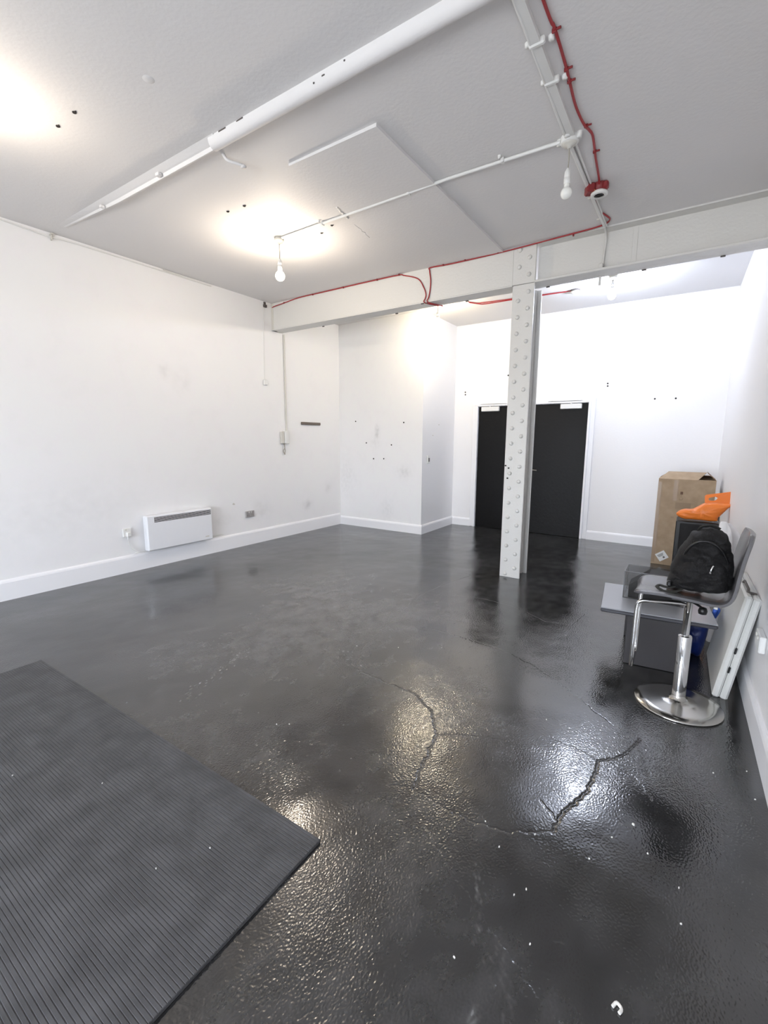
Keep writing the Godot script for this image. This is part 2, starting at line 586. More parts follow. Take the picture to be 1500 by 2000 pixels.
# ------------------------------------------------------------------ pendant lights
func pendant(at: Vector3, yb: float, label: String, glow: Color, energy: float) -> void:
	# at: on the ceiling; yb: height of the bulb's middle
	var t := thing("pendant_light", label, "light", Vector3(at.x, H, at.z), "bare bulbs hanging from the ceiling")
	var b := Vector3(at.x, 0, at.z)
	var m := MB.new()
	m.lathe(b + Vector3(0, H, 0), [Vector2(0, -0.062), Vector2(0.012, -0.062), Vector2(0.014, -0.05), Vector2(0.036, -0.046), Vector2(0.044, -0.034), Vector2(0.044, -0.018), Vector2(0.034, -0.014), Vector2(0.034, 0.0)], 24)
	m.lathe(b + Vector3(0, H, 0), [Vector2(0.034, -0.008), Vector2(0.05, -0.006), Vector2(0.05, 0.0)], 24)
	part("ceiling_rose", m, M.plastic_old, t)
	m = MB.new()
	var hb := yb + (0.066 if energy > 0.0 else 0.058)
	m.tube([b + Vector3(0, H - 0.055, 0), b + Vector3(0.003, (H + hb) * 0.5, 0), b + Vector3(0, hb + 0.075, 0)], 0.0035, 8)
	part("flex", m, M.flex, t)
	m = MB.new()
	m.lathe(b + Vector3(0, hb, 0), [Vector2(0.017, -0.012), Vector2(0.020, -0.010), Vector2(0.020, 0.02), Vector2(0.0185, 0.022), Vector2(0.0185, 0.026), Vector2(0.020, 0.028), Vector2(0.017, 0.058), Vector2(0.008, 0.075), Vector2(0.0035, 0.08)], 20)
	var lh := part("lampholder", m, M.plastic_white, t)
	m = MB.new()
	m.lathe(b + Vector3(0, hb, 0), [Vector2(0.0155, -0.020), Vector2(0.0165, -0.018), Vector2(0.0165, -0.011), Vector2(0.0155, -0.009)], 20)
	part("bayonet_ring", m, M.heater_dark, lh)
	m = MB.new()
	var pr := []
	var br := 0.044 if energy > 0.0 else 0.035
	for k in 15:
		var an := -PI / 2 + k / 14.0 * (PI * 0.82)
		pr.append(Vector2(cos(an) * br, sin(an) * br))
	pr.append(Vector2(0.0175, br + 0.010))
	pr.append(Vector2(0.0155, br + 0.022))
	m.lathe(b + Vector3(0, yb - 0.005, 0), pr, 24)
	var bm := mat("bulb_glow" if energy > 0.0 else "bulb_off", Color(0.92, 0.92, 0.90), 0.25)
	if energy > 0.0:
		bm.emission_enabled = true
		bm.emission = glow
		bm.emission_energy_multiplier = 9.0
	part("bulb", m, bm, t)
	if energy > 0.0:
		var l := OmniLight3D.new()
		l.name = "bulb_light"
		l.light_color = glow
		l.light_energy = energy
		l.light_size = 0.03
		l.omni_range = 14.0
		l.omni_attenuation = 2.0
		l.shadow_enabled = true
		t.add_child(l)
		l.position = Vector3(0, yb - H - 0.003, 0)

# ------------------------------------------------------------------ the scene
func _ready() -> void:
	rng.seed = 4
	# camera
	var cam := Camera3D.new()
	cam.name = "camera"
	add_child(cam)
	var pitch := 0.1577
	var yaw := 0.5879
	var roll := 0.0045
	var fwd := Vector3(-sin(yaw) * cos(pitch), -sin(pitch), -cos(yaw) * cos(pitch))
	var rt := Vector3(cos(yaw), 0, -sin(yaw))
	var up := rt.cross(fwd)
	cam.transform = Transform3D(Basis(cos(roll) * rt + sin(roll) * up, -sin(roll) * rt + cos(roll) * up, -fwd), Vector3(0, 1.45, 0))
	cam.fov = rad_to_deg(2.0 * atan(1000.0 / 887.49))
	cam.near = 0.02
	cam.current = true
	# sky, seen only through the window behind the camera
	var we := WorldEnvironment.new()
	we.name = "environment"
	var env := Environment.new()
	env.background_mode = Environment.BG_SKY
	var sky := Sky.new()
	var sm := ProceduralSkyMaterial.new()
	sm.sky_top_color = Color(0.62, 0.70, 0.82)
	sm.sky_horizon_color = Color(0.80, 0.84, 0.90)
	sm.ground_bottom_color = Color(0.35, 0.35, 0.36)
	sm.ground_horizon_color = Color(0.70, 0.72, 0.75)
	sky.sky_material = sm
	env.sky = sky
	env.background_energy_multiplier = 16.0
	env.tonemap_mode = Environment.TONE_MAPPER_LINEAR
	env.tonemap_exposure = 1.0
	env.sdfgi_enabled = true
	env.ssao_enabled = true
	env.ssil_enabled = true
	we.environment = env
	add_child(we)
	# daylight entering by the window in the wall behind the camera
	var day := AreaLight3D.new()
	day.name = "window_daylight"
	day.light_color = Color(0.97, 0.985, 1.0)
	day.light_energy = 21.0
	day.area_size = Vector2(3.6, 1.6)
	day.area_range = 16.0
	day.shadow_enabled = true
	add_child(day)
	day.position = Vector3(-1.75, 1.25, 3.42)

	make_materials()
	build_room()
	build_ceiling_things()
	build_wall_things()
	build_corner()
	build_floor_things()

func build_room() -> void:
	var m := MB.new()
	# floor: one slab, its top laid out in metres
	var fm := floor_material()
	var x0 := FX
	var x1 := FX + FW
	var z0 := FZ - 0.2
	var z1 := 3.85
	m.box(Vector3((x0 + x1) / 2, -0.11, (z0 + z1) / 2), Vector3(x1 - x0, 0.2, z1 - z0))
	var uv := func(p: Vector3) -> Vector2: return Vector2((p.x - FX) / FW, (p.z - FZ) / FL)
	var q := [Vector3(x0, 0, z1), Vector3(x1, 0, z1), Vector3(x1, 0, z0), Vector3(x0, 0, z0)]
	m.tri(q[0], q[1], q[2], -1, uv.call(q[0]), uv.call(q[1]), uv.call(q[2]))
	m.tri(q[0], q[2], q[3], -1, uv.call(q[0]), uv.call(q[2]), uv.call(q[3]))
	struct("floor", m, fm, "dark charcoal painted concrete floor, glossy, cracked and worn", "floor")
	# ceiling
	m = MB.new()
	m.box(Vector3((x0 + x1) / 2, H + 0.1, (z0 + z1) / 2), Vector3(x1 - x0, 0.2, z1 - z0))
	var ceil := struct("ceiling", m, M.ceiling_paint, "white painted ceiling with patches, pipes and bare bulbs", "ceiling")
	m = MB.new()
	var pt := 0.02
	m.hexa([Vector3(-2.44, H - 0.014, -2.475), Vector3(-1.712, H - pt, -2.468), Vector3(-1.70, H - pt, -4.66), Vector3(-2.70, H - 0.0025, -4.66), Vector3(-2.44, H + 0.01, -2.475), Vector3(-1.712, H + 0.01, -2.468), Vector3(-1.70, H + 0.01, -4.66), Vector3(-2.70, H + 0.01, -4.66)].map(func(v): return v))
	part("ceiling_board", m, M.ceiling_paint, ceil)
	# raised ragged seam of plaster along the board's open side
	var seams := [[Vector3(-2.545, H, -3.10), Vector3(-2.575, H, -3.30), 0.011], [Vector3(-2.60, H, -3.42), Vector3(-2.64, H, -3.7), 0.004]]
	for s in seams:
		m = MB.new()
		var pts := []
		for k in 9:
			pts.append(s[0].lerp(s[1], k / 8.0) + Vector3(rng.randfn(0, 0.006), rng.randf_range(-0.001, 0.001), 0))
		m.tube(pts, s[2], 6, true, 0.7)
		part("plaster_seam", m, M.ceiling_paint, ceil)
	var holes := [Vector2(-3.108, -1.447), Vector2(-3.32, -1.446), Vector2(-3.333, -2.669), Vector2(-3.146, -2.683), Vector2(-2.776, -3.323), Vector2(-2.95, -3.387), Vector2(-2.28, -4.28), Vector2(-2.40, -4.32)]
	for h in holes:
		m = MB.new()
		disc_on(m, Vector3(h.x, H, h.y), Vector3.DOWN, 0.011, 0.004)
		m.box(Vector3(h.x + 0.013, H - 0.004, h.y + 0.002), Vector3(0.018, 0.007, 0.007), 0.002)
		part("old_fixing", m, M.dark_hole, ceil)
	m = MB.new()
	m.lathe(Vector3(-2.516, H, -1.55), [Vector2(0, -0.004), Vector2(0.022, -0.0035), Vector2(0.03, 0.0)], 14)
	part("filled_patch", m, M.ceiling_paint, ceil)

	# walls, with thickness
	var flat := func(a: Array, y0: float, y1: float, mb: MB) -> void:
		mb.prism(a, func(p: Vector2) -> Vector3: return Vector3(p.x, y0, -p.y), func(p: Vector2) -> Vector3: return Vector3(p.x, y1, -p.y))
	# left wall: an outer body faced with a skin that carries the smudges
	var lmat := stained("wall_paint_left", [[0.52, 0.33, 0.012, 0.03, 0.05], [0.55, 0.36, 0.02, 0.05, 0.03], [0.62, 0.88, 0.03, 0.03, 0.03], [0.86, 0.87, 0.018, 0.025, 0.09], [0.935, 0.80, 0.02, 0.03, 0.04], [0.35, 0.78, 0.14, 0.10, 0.02], [0.72, 0.86, 0.03, 0.05, 0.04]], 512, 256)
	m = MB.new()
	flat.call([Vector2(-5.4, -3.85), Vector2(xl(3.85) - 0.002, -3.85), Vector2(xl(-7.4) - 0.002, 7.4), Vector2(-5.4, 7.4)], -0.1, H + 0.1, m)
	var wl := struct("wall_left", m, M.wall_paint, "long white painted plaster wall carrying the panel heater", "wall")
	m = MB.new()
	var g := []
	for r in 2:
		var row := []
		for c in 2:
			var z := lerpf(0.4, -6.2, c)
			row.append(Vector3(xl(z), lerpf(H, 0.0, r), z))
		g.append(row)
	m.grid(g, -1, true)
	part("painted_face", m, lmat, wl)
	m = MB.new()
	flat.call([Vector2(xr(3.85), -3.85), Vector2(0.75, -3.85), Vector2(0.75, 7.4), Vector2(xr(-7.4), 7.4)], -0.1, H + 0.1, m)
	struct("wall_right", m, M.wall_paint, "white painted wall close on the right with a socket", "wall")
	# back wall with the double doorway
	m = MB.new()
	var dl := -2.965
	var dr := -1.235
	var dt := 2.0
	m.box(Vector3((-5.2 + dl) / 2, H / 2, ZB - 0.1), Vector3(dl + 5.2, H + 0.2, 0.2))
	m.box(Vector3((dr + 0.7) / 2, H / 2, ZB - 0.1), Vector3(0.7 - dr, H + 0.2, 0.2))
	m.box(Vector3((dl + dr) / 2, (dt + H + 0.1) / 2, ZB - 0.1), Vector3(dr - dl, H + 0.1 - dt, 0.2))
	m.box(Vector3((dl + dr) / 2, 1.1, ZB - 0.26), Vector3(2.2, 2.4, 0.06))  # unseen backing added behind the doorway to stop sky light leaking in
	var wb := struct("wall_back", m, M.wall_paint, "white painted far wall holding the black double doors", "wall")
	for h in [Vector2(-3.185, 2.234), Vector2(-3.183, 2.193), Vector2(-1.042, 2.241), Vector2(-1.04, 2.206), Vector2(-0.453, 2.006), Vector2(-0.216, 2.002)]:
		m = MB.new()
		disc_on(m, Vector3(h.x, h.y, ZB), Vector3.BACK, 0.0115)
		part("screw_hole", m, M.dark_hole, wb)
	# boxed pier in the far left corner
	m = MB.new()
	m.box(Vector3((-5.2 + XP - 0.002) / 2, H / 2, (ZP - 0.002 - 7.3) / 2), Vector3(XP - 0.002 + 5.2, H + 0.2, 7.3 + ZP - 0.002))
	var wp := struct("wall_pier", m, M.wall_paint, "white boxed-out pier in the far left corner with screw holes", "wall")
	var pmat := stained("wall_paint_pier", [[0.475, 0.52, 0.03, 0.035, 0.11], [0.80, 0.71, 0.10, 0.035, 0.05], [0.45, 0.57, 0.08, 0.04, 0.03], [0.6, 0.9, 0.10, 0.06, 0.03], [0.08, 0.75, 0.12, 0.12, 0.03]], 256, 400)
	m = MB.new()
	m.grid([[Vector3(-4.95, H, ZP), Vector3(XP, H, ZP)], [Vector3(-4.95, 0, ZP), Vector3(XP, 0, ZP)]], -1, true)
	part("painted_face", m, pmat, wp)
	for h in [Vector2(-4.624, 1.746), Vector2(-3.698, 1.714), Vector2(-4.407, 1.398), Vector2(-3.92, 1.37), Vector2(-4.264, 1.145), Vector2(-4.064, 1.15)]:
		m = MB.new()
		disc_on(m, Vector3(h.x, h.y, ZP), Vector3.BACK, 0.011)
		part("screw_hole", m, M.dark_hole, wp)
	for h in [Vector2(1.69, -6.62), Vector2(1.52, -6.42)]:
		m = MB.new()
		m.box(Vector3(XP, h.x, h.y), Vector3(0.006, 0.014, 0.03), 0.002)
		part("filler_mark", m, M.plastic_old, wp)
	# wall behind the camera with the daylight window
	m = MB.new()
	var wx0 := -3.6
	var wx1 := 0.1
	var wy0 := 0.40
	var wy1 := 2.10
	m.box(Vector3((-5.4 + wx0) / 2, H / 2, 3.7), Vector3(wx0 + 5.4, H + 0.2, 0.3))
	m.box(Vector3((wx1 + 0.75) / 2, H / 2, 3.7), Vector3(0.75 - wx1, H + 0.2, 0.3))
	m.box(Vector3((wx0 + wx1) / 2, (wy0 - 0.1) / 2, 3.7), Vector3(wx1 - wx0, wy0 + 0.1, 0.3))
	m.box(Vector3((wx0 + wx1) / 2, (wy1 + H + 0.1) / 2, 3.7), Vector3(wx1 - wx0, H + 0.1 - wy1, 0.3))
	struct("wall_rear", m, M.wall_paint, "white wall behind the viewer with the window", "wall")
	m = MB.new()
	for x in [wx0 + 0.03, wx0 + 1.05, wx1 - 1.05, wx1 - 0.03]:
		m.box(Vector3(x, (wy0 + wy1) / 2, 3.68), Vector3(0.06, wy1 - wy0, 0.07), 0.008)
	for y in [wy0 + 0.03, wy1 - 0.03]:
		m.box(Vector3((wx0 + wx1) / 2, y, 3.68), Vector3(wx1 - wx0 - 0.12, 0.06, 0.066), 0.008)
	var win := struct("window_1", m, M.trim_paint, "wide white framed window behind the viewer", "window")
	for k in 3:
		m = MB.new()
		var xa: float = [wx0 + 0.06, wx0 + 1.08, wx1 - 1.02][k]
		var xb: float = [wx0 + 1.02, wx1 - 1.08, wx1 - 0.06][k]
		m.box(Vector3((xa + xb) / 2, (wy0 + wy1) / 2, 3.68), Vector3(xb - xa, wy1 - wy0 - 0.12, 0.006))
		part("pane", m, M.window_glass, win)

	# skirting boards
	m = MB.new()
	skirting(m, Vector2(xl(3.5), 3.5), Vector2(xl(-6.07), -6.07), Vector2(1, 0), 0.19)
	struct("baseboard_left", m, M.trim_paint, "white skirting board along the long left wall", "baseboard")
	m = MB.new()
	skirting(m, Vector2(-4.98, ZP), Vector2(XP + 0.02, ZP), Vector2(0, 1), 0.145)
	struct("baseboard_pier", m, M.trim_paint, "white skirting board along the front of the corner pier", "baseboard")
	m = MB.new()
	skirting(m, Vector2(XP, ZP), Vector2(XP, ZB), Vector2(1, 0), 0.145)
	struct("baseboard_pier_side", m, M.trim_paint, "short white skirting on the pier side facing the doors", "baseboard")
	m = MB.new()
	skirting(m, Vector2(XP, ZB), Vector2(-3.02, ZB), Vector2(0, 1), 0.135)
	skirting(m, Vector2(-1.175, ZB), Vector2(xr(ZB), ZB), Vector2(0, 1), 0.135)
	struct("baseboard_back", m, M.trim_paint, "white skirting board either side of the double doors", "baseboard")
	m = MB.new()
	skirting(m, Vector2(xr(3.5), 3.5), Vector2(xr(ZB), ZB), Vector2(-1, 0), 0.16)
	struct("baseboard_right", m, M.trim_paint, "white skirting board along the right wall", "baseboard")

	# riveted steel stanchion
	var cx0 := -1.595
	var cx1 := -1.382
	var cxm := (cx0 + cx1) / 2
	var cz := -4.655
	m = MB.new()
	m.box(Vector3(cxm, H / 2 - 0.15, cz - 0.135), Vector3(0.022, H - 0.3, 0.24))
	m.box(Vector3(cxm, 1.47, cz - 0.262), Vector3(cx1 - cx0, 2.94, 0.016), 0.002)
	m.box(Vector3(cxm + 0.035, 1.47, cz - 0.232), Vector3(0.06, 2.94, 0.012), 0.002)
	m.box(Vector3(cxm + 0.035, 1.47, cz - 0.030), Vector3(0.06, 2.94, 0.012), 0.002)
	var col := struct("column", m, M.steel_paint, "white painted riveted steel column standing before the black doors", "column")
	m = MB.new()
	m.box(Vector3(cxm, 2.945 / 2, cz - 0.01), Vector3(cx1 - cx0, 2.945, 0.02), 0.003)
	part("front_plate", m, M.steel_paint, col)
	m = MB.new()
	m.box(Vector3(cxm, (2.949 + H - 0.006) / 2, cz - 0.008), Vector3(cx1 - cx0 + 0.006, H - 0.006 - 2.949, 0.022), 0.003)
	part("splice_plate", m, M.steel_paint, col)
	m = MB.new()
	m.lathe(Vector3.ZERO, [Vector2(0.0215, 0.0), Vector2(0.0205, 0.007), Vector2(0.0165, 0.0135), Vector2(0.009, 0.0175), Vector2(0, 0.019)], 12, Basis(Vector3.RIGHT, PI / 2))
	var rv := m.done()
	rv.surface_set_material(0, M.steel_paint)
	var n := 0
	for k in 22:
		for s in 2:
			var y := (0.036 if s == 0 else 0.109) + 0.1535 * k
			if y < H - 0.03 and absf(y - 2.948) > 0.024:
				inst("rivet", rv, Vector3(cxm - 0.047 if s == 0 else cxm + 0.05, y, cz + (0.0025 if y > 2.949 else -0.0005)), col, n)
				n += 1
	for h in [Vector3(cx0 - 0.004, 2.10, cz - 0.005), Vector3(cx0 - 0.004, 1.79, cz - 0.005), Vector3(cx0 + 0.045, 1.165, cz + 0.003), Vector3(cx0 + 0.012, 1.19, cz + 0.003), Vector3(cx0 + 0.038, 1.06, cz + 0.003)]:
		m = MB.new()
		m.box(h, Vector3(0.016, 0.014, 0.012), 0.003)
		part("old_screw", m, M.dark_hole, col)

	# the beam: boxed in left of the column, open steel to its right
	var by := 2.937
	m = MB.new()
	m.box(Vector3((xl(-4.7) + 0.035 + cx0) / 2, (by + 0.014 + H) / 2, -4.72), Vector3(cx0 - xl(-4.7) - 0.035, H - by - 0.014, 0.14), 0.004)
	m.box(Vector3((cx1 + 0.8) / 2, (by + H) / 2, -4.76), Vector3(0.8 - cx1, H - by, 0.02))
	m.box(Vector3((cx1 + 0.8) / 2, H - 0.006, -4.74), Vector3(0.8 - cx1, 0.012, 0.2))
	var beam := struct("beam", m, M.steel_paint, "white painted steel beam crossing the room on the riveted column", "beam")
	m = MB.new()
	m.box(Vector3((-5.1 + cx0) / 2, by + 0.007, -4.735), Vector3(cx0 + 5.1, 0.014, 0.19), 0.003)
	m.box(Vector3((cx1 + 0.8) / 2, by + 0.012, -4.735), Vector3(0.8 - cx1, 0.022, 0.2), 0.004)
	m.box(Vector3(cxm, by + 0.007, -4.76), Vector3(0.25, 0.014, 0.15))
	part("bottom_flange", m, M.steel_paint, beam)
	m = MB.new()
	m.box(Vector3(xl(-4.7) + 0.02, (by + H) / 2, -4.72), Vector3(0.045, H - by, 0.15), 0.006)
	part("end_cleat", m, M.plastic_old, beam)
	m = MB.new()
	for x in [-0.56]:
		m.box(Vector3(x, (by + H) / 2, -4.749), Vector3(0.04, H - by - 0.02, 0.005), 0.002)  # thin raised strip standing for a shadow band of the drop tube
	part("web_shadow_strip", m, M.steel_paint, beam)
	for b in [[-4.2, -4.83], [-3.05, -4.83], [-2.55, -4.645], [-2.60, -4.645], [-2.15, -4.83], [-1.30, -4.826], [-0.48, -4.826], [0.08, -4.826]]:
		m = MB.new()
		m.box(Vector3(b[0], by - 0.004, b[1]), Vector3(0.035, 0.010, 0.014), 0.003)
		part("bolt", m, M.grey_rawlplug, beam)

	# doors and their frame
	m = MB.new()
	for s in [[dl, -1.0], [dr, 1.0]]:
		m.box(Vector3(s[0] - s[1] * 0.014, dt / 2, ZB - 0.06), Vector3(0.03, dt, 0.2), 0.003)
		m.box(Vector3(s[0] + s[1] * 0.028, (dt + 0.052) / 2, ZB + 0.01), Vector3(0.072, dt + 0.052, 0.024), 0.006)
	m.box(Vector3((dl + dr) / 2, dt + 0.010, ZB - 0.06), Vector3(dr - dl, 0.035, 0.2), 0.003)
	m.box(Vector3((dl + dr) / 2, dt + 0.020, ZB + 0.009), Vector3(dr - dl, 0.066, 0.024), 0.006)
	struct("trim_1", m, M.trim_paint, "white timber frame round the black double doors", "door frame")
	var mid := (dl + dr) / 2
	for s in 2:
		var a := dl + 0.006 if s == 0 else mid + 0.002
		var b := mid - 0.002 if s == 0 else dr - 0.006
		m = MB.new()
		m.box(Vector3((a + b) / 2, 0.992, ZB - 0.03), Vector3(b - a, 1.978, 0.044), 0.004)
		var d := struct("door_%d" % (s + 1), m, M.door_black, ["black flush door leaf left, mostly showing beside the column's left edge", "black flush door leaf with small lever handle, right of the column"][s], "door")
		var hx := a if s == 0 else b
		for y in [0.28, 1.0, 1.72]:
			m = MB.new()
			m.tube([Vector3(hx, y - 0.05, ZB - 0.002), Vector3(hx, y + 0.05, ZB - 0.002)], 0.009, 8)
			m.box(Vector3(hx + (0.012 if s == 0 else -0.012), y, ZB - 0.007), Vector3(0.03, 0.095, 0.004), 0.001)
			part("hinge", m, M.steel_hinge, d)
		var kx := -2.732 if s == 0 else -1.503
		m = MB.new()
		m.box(Vector3(kx, 1.945, ZB + 0.018), Vector3(0.295, 0.072, 0.05), 0.006)
		var cl := part("door_closer", m, M.plastic_white, d)
		cl.set_meta("label", "white overhead door closer box")
		m = MB.new()
		var ax := -2.42 if s == 0 else -1.87
		m.box(Vector3((kx + ax) / 2 + (-0.1 if s == 0 else 0.1), 2.022, ZB + 0.032), Vector3(absf(ax - kx) + 0.12, 0.016, 0.016), 0.003)
		m.box(Vector3(kx, 1.995, ZB + 0.03), Vector3(0.018, 0.05, 0.014), 0.003)
		part("closer_arm", m, M.plastic_white, cl)
		if s == 1:
			m = MB.new()
			m.lathe(Vector3(-2.045, 0.995, ZB - 0.008), [Vector2(0.024, 0), Vector2(0.024, 0.006), Vector2(0.009, 0.008), Vector2(0.009, 0.045)], 16, Basis(Vector3.RIGHT, PI / 2))
			m.tube([Vector3(-2.05, 0.995, ZB + 0.036), Vector3(-2.0, 0.997, ZB + 0.040), Vector3(-1.945, 0.992, ZB + 0.036)], 0.008, 8)
			part("lever_handle", m, M.steel_hinge, d)

func build_ceiling_things() -> void:
	var warm := Color(1.0, 0.93, 0.84)
	pendant(Vector3(-3.336, 0, -3.236), 2.962, "lit bare warm bulb hanging at the end of the thin conduit", warm, 0.8)
	pendant(Vector3(-3.40, 0, -1.10), 2.962, "lit bare warm bulb hanging off the left edge of the photo", warm, 0.3)
	pendant(Vector3(-2.98, 0, -5.75), 3.005, "lit bare warm bulb beyond the beam, close to the corner pier", Color(1.0, 0.93, 0.80), 0.95)
	pendant(Vector3(-0.90, 0, -6.0), 3.085, "lit cool white bulb beyond the beam, right of the column", Color(0.88, 0.92, 1.0), 1.8)
	pendant(Vector3(-0.790, 0, -3.229), 2.985, "unlit bare bulb hanging from the conduit junction by the red cable", warm, 0.0)

	# plastered pipe along the ceiling, its sloping strip running out towards the left wall
	var m := MB.new()
	var rows := []
	for k in 21:
		var x := lerpf(-2.66, 0.46, k / 20.0)
		var row := []
		for j in 13:
			var an := PI * j / 12.0
			row.append(Vector3(x, H - sin(an) * 0.056 + rng.randf_range(-0.0008, 0.0008), -2.045 + cos(an) * 0.043))
		rows.append(row)
	m.grid(rows, 1, false)
	for j in range(1, 12):
		m.tri(rows[0][0], rows[0][j + 1], rows[0][j])
	var pipe := single("ceiling_pipe", m, M.ceiling_paint, "long half-buried white pipe crossing the ceiling above the viewer", "pipe")
	m = MB.new()
	rows = []
	for k in 17:
		var x := lerpf(-4.78, -2.60, k / 16.0)
		var s := clampf((x + 4.78) / 0.9, 0.0, 1.0)
		var d := 0.002 + 0.038 * s
		rows.append([Vector3(x, H + 0.001, -1.993), Vector3(x, H - d * 0.42, -2.036), Vector3(x, H - d * 0.5, -2.047), Vector3(x, H - d, -2.056), Vector3(x, H - d * 0.95, -2.066), Vector3(x, H + 0.002, -2.074 - 0.03 * (1.0 - s))])
	m.grid(rows, -1, false)
	for j in range(1, 5):
		m.tri(rows[-1][0], rows[-1][j], rows[-1][j + 1])
	part("sloped_end_strip", m, M.ceiling_paint, pipe)
	for c in [[-3.25, 0.04], [-4.05, 0.03]]:
		m = MB.new()
		m.box(Vector3(c[0], H - 0.03, -2.028), Vector3(c[1], 0.02, 0.03), 0.003)
		part("fixing_lug", m, M.ceiling_paint, pipe)
	for c in [[-1.72, 0.022, 0.02], [-1.785, 0.010, 0.03], [-1.58, 0.010, 0.012], [-2.36, 0.06, 0.004], [-2.52, 0.07, 0.004]]:
		m = MB.new()
		m.box(Vector3(c[0], H - c[2], -2.003 + (0.0 if c[2] < 0.015 else -0.004)), Vector3(c[1], 0.008, 0.006), 0.002, Basis(Vector3.UP, rng.randf_range(-0.1, 0.1)))
		part("paint_chip", m, M.grey_rawlplug, pipe)

	# hook by the pipe
	m = MB.new()
	m.tube(smooth([Vector3(-2.72, H, -2.16), Vector3(-2.70, H - 0.035, -2.18), Vector3(-2.66, H - 0.045, -2.23), Vector3(-2.645, H - 0.05, -2.26)], 4), 0.011, 8)
	m.lathe(Vector3(-2.645, H - 0.062, -2.262), [Vector2(0, 0), Vector2(0.018, 0.003), Vector2(0.02, 0.012), Vector2(0.012, 0.02), Vector2(0, 0.022)], 12)
	single("ceiling_hook", m, M.ceiling_paint, "small painted stub hook beside the big ceiling pipe", "hook", Vector3(-2.72, H, -2.16))

	# conduit from the junction box to the warm bulb
	var t := thing("electrical_conduit", "thin white conduit running from junction to warm bulb", "conduit", Vector3(-0.79, H, -3.222))
	m = MB.new()
	m.tube([Vector3(-3.30, H - 0.016, -3.234), Vector3(-2.4, H - 0.014, -3.222), Vector3(-1.6, H - 0.014, -3.204), Vector3(-0.84, H - 0.02, -3.212)], 0.011, 10)
	part("tube", m, M.plastic_white, t)
	for c in [[-2.80, -3.228], [-1.933, -3.212], [-1.205, -3.205]]:
		m = MB.new()
		m.box(Vector3(c[0], H - 0.015, c[1]), Vector3(0.022, 0.03, 0.034), 0.004)
		m.lathe(Vector3(c[0] - 0.01, H, c[1] + 0.035), [Vector2(0, -0.016), Vector2(0.010, -0.014), Vector2(0.012, 0)], 10)
		part("saddle_clip", m, M.plastic_white, t)
	# junction box and the trunking that runs to the beam
	m = MB.new()
	m.lathe(Vector3(-0.79, H, -3.229), [Vector2(0, -0.036), Vector2(0.05, -0.036), Vector2(0.054, -0.03), Vector2(0.054, 0)], 20)
	for s in [Vector3(0.06, 0, 0.02), Vector3(-0.06, 0, 0), Vector3(0, 0, 0.065)]:
		m.lathe(Vector3(-0.79, H, -3.229) + s, [Vector2(0, -0.03), Vector2(0.016, -0.03), Vector2(0.018, 0)], 12)
	single("junction_box", m, M.plastic_white, "round white junction box where the ceiling conduits meet", "junction box", Vector3(-0.79, H, -3.229))
	t = thing("cable_trunking", "white trunking along the ceiling and down the beam face", "trunking", Vector3(-0.775, H, -2.0))
	m = MB.new()
	m.hexa([Vector3(-0.775, H - 0.024, 0.3), Vector3(-0.735, H - 0.024, 0.3), Vector3(-0.752, H - 0.024, -3.18), Vector3(-0.792, H - 0.024, -3.18), Vector3(-0.775, H, 0.3), Vector3(-0.735, H, 0.3), Vector3(-0.752, H, -3.18), Vector3(-0.792, H, -3.18)])
	m.tube([Vector3(-0.800, H - 0.012, -3.28), Vector3(-0.795, H - 0.013, -4.0), Vector3(-0.790, H - 0.013, -4.62)], 0.013, 8)
	m.tube([Vector3(-0.770, H - 0.008, -3.28), Vector3(-0.775, H - 0.008, -4.62)], 0.008, 8)
	part("channel", m, M.plastic_white, t)
	m = MB.new()
	m.tube([Vector3(-0.785, H - 0.016, 0.3), Vector3(-0.785, H - 0.016, -2.0), Vector3(-0.803, H - 0.016, -3.16)], 0.0095, 8)
	part("cable", m, M.plastic_white, t)
	m = MB.new()
	m.tube(smooth([Vector3(-0.790, H - 0.02, -4.60), Vector3(-0.790, H - 0.03, -4.68), Vector3(-0.792, H - 0.08, -4.738), Vector3(-0.80, 3.10, -4.739), Vector3(-0.805, 2.98, -4.735)], 5), 0.010, 8)
	part("drop_tube", m, M.steel_paint, t)
	m = MB.new()
	m.box(Vector3(-0.81, 2.985, -4.72), Vector3(0.035, 0.05, 0.10), 0.006)
	m.box(Vector3(-0.83, 2.90, -4.80), Vector3(0.022, 0.085, 0.016), 0.003)
	part("end_bracket", m, M.steel_paint, t)
	for c in [-2.415, -2.689]:
		m = MB.new()
		m.box(Vector3(-0.765, H - 0.014, c), Vector3(0.075, 0.032, 0.024), 0.006)
		m.lathe(Vector3(-0.705, H, c - 0.02), [Vector2(0, -0.018), Vector2(0.013, -0.016), Vector2(0.016, 0)], 10)
		m.lathe(Vector3(-0.81, H, c), [Vector2(0, -0.018), Vector2(0.011, -0.016), Vector2(0.013, 0)], 10)
		part("saddle_clip", m, M.plastic_white, t)
	for c in [-4.05, -4.45]:
		m = MB.new()
		m.box(Vector3(-0.80, H - 0.008, c), Vector3(0.06, 0.014, 0.012), 0.003)
		part("saddle_clip", m, M.plastic_old, t)

	# red fire-alarm cables
	var hc := H - 0.008
	t = thing("red_cable", "red fire cable clipped along the ceiling beside the trunking", "cable", Vector3(-0.68, H, -2.4))
	m = MB.new()
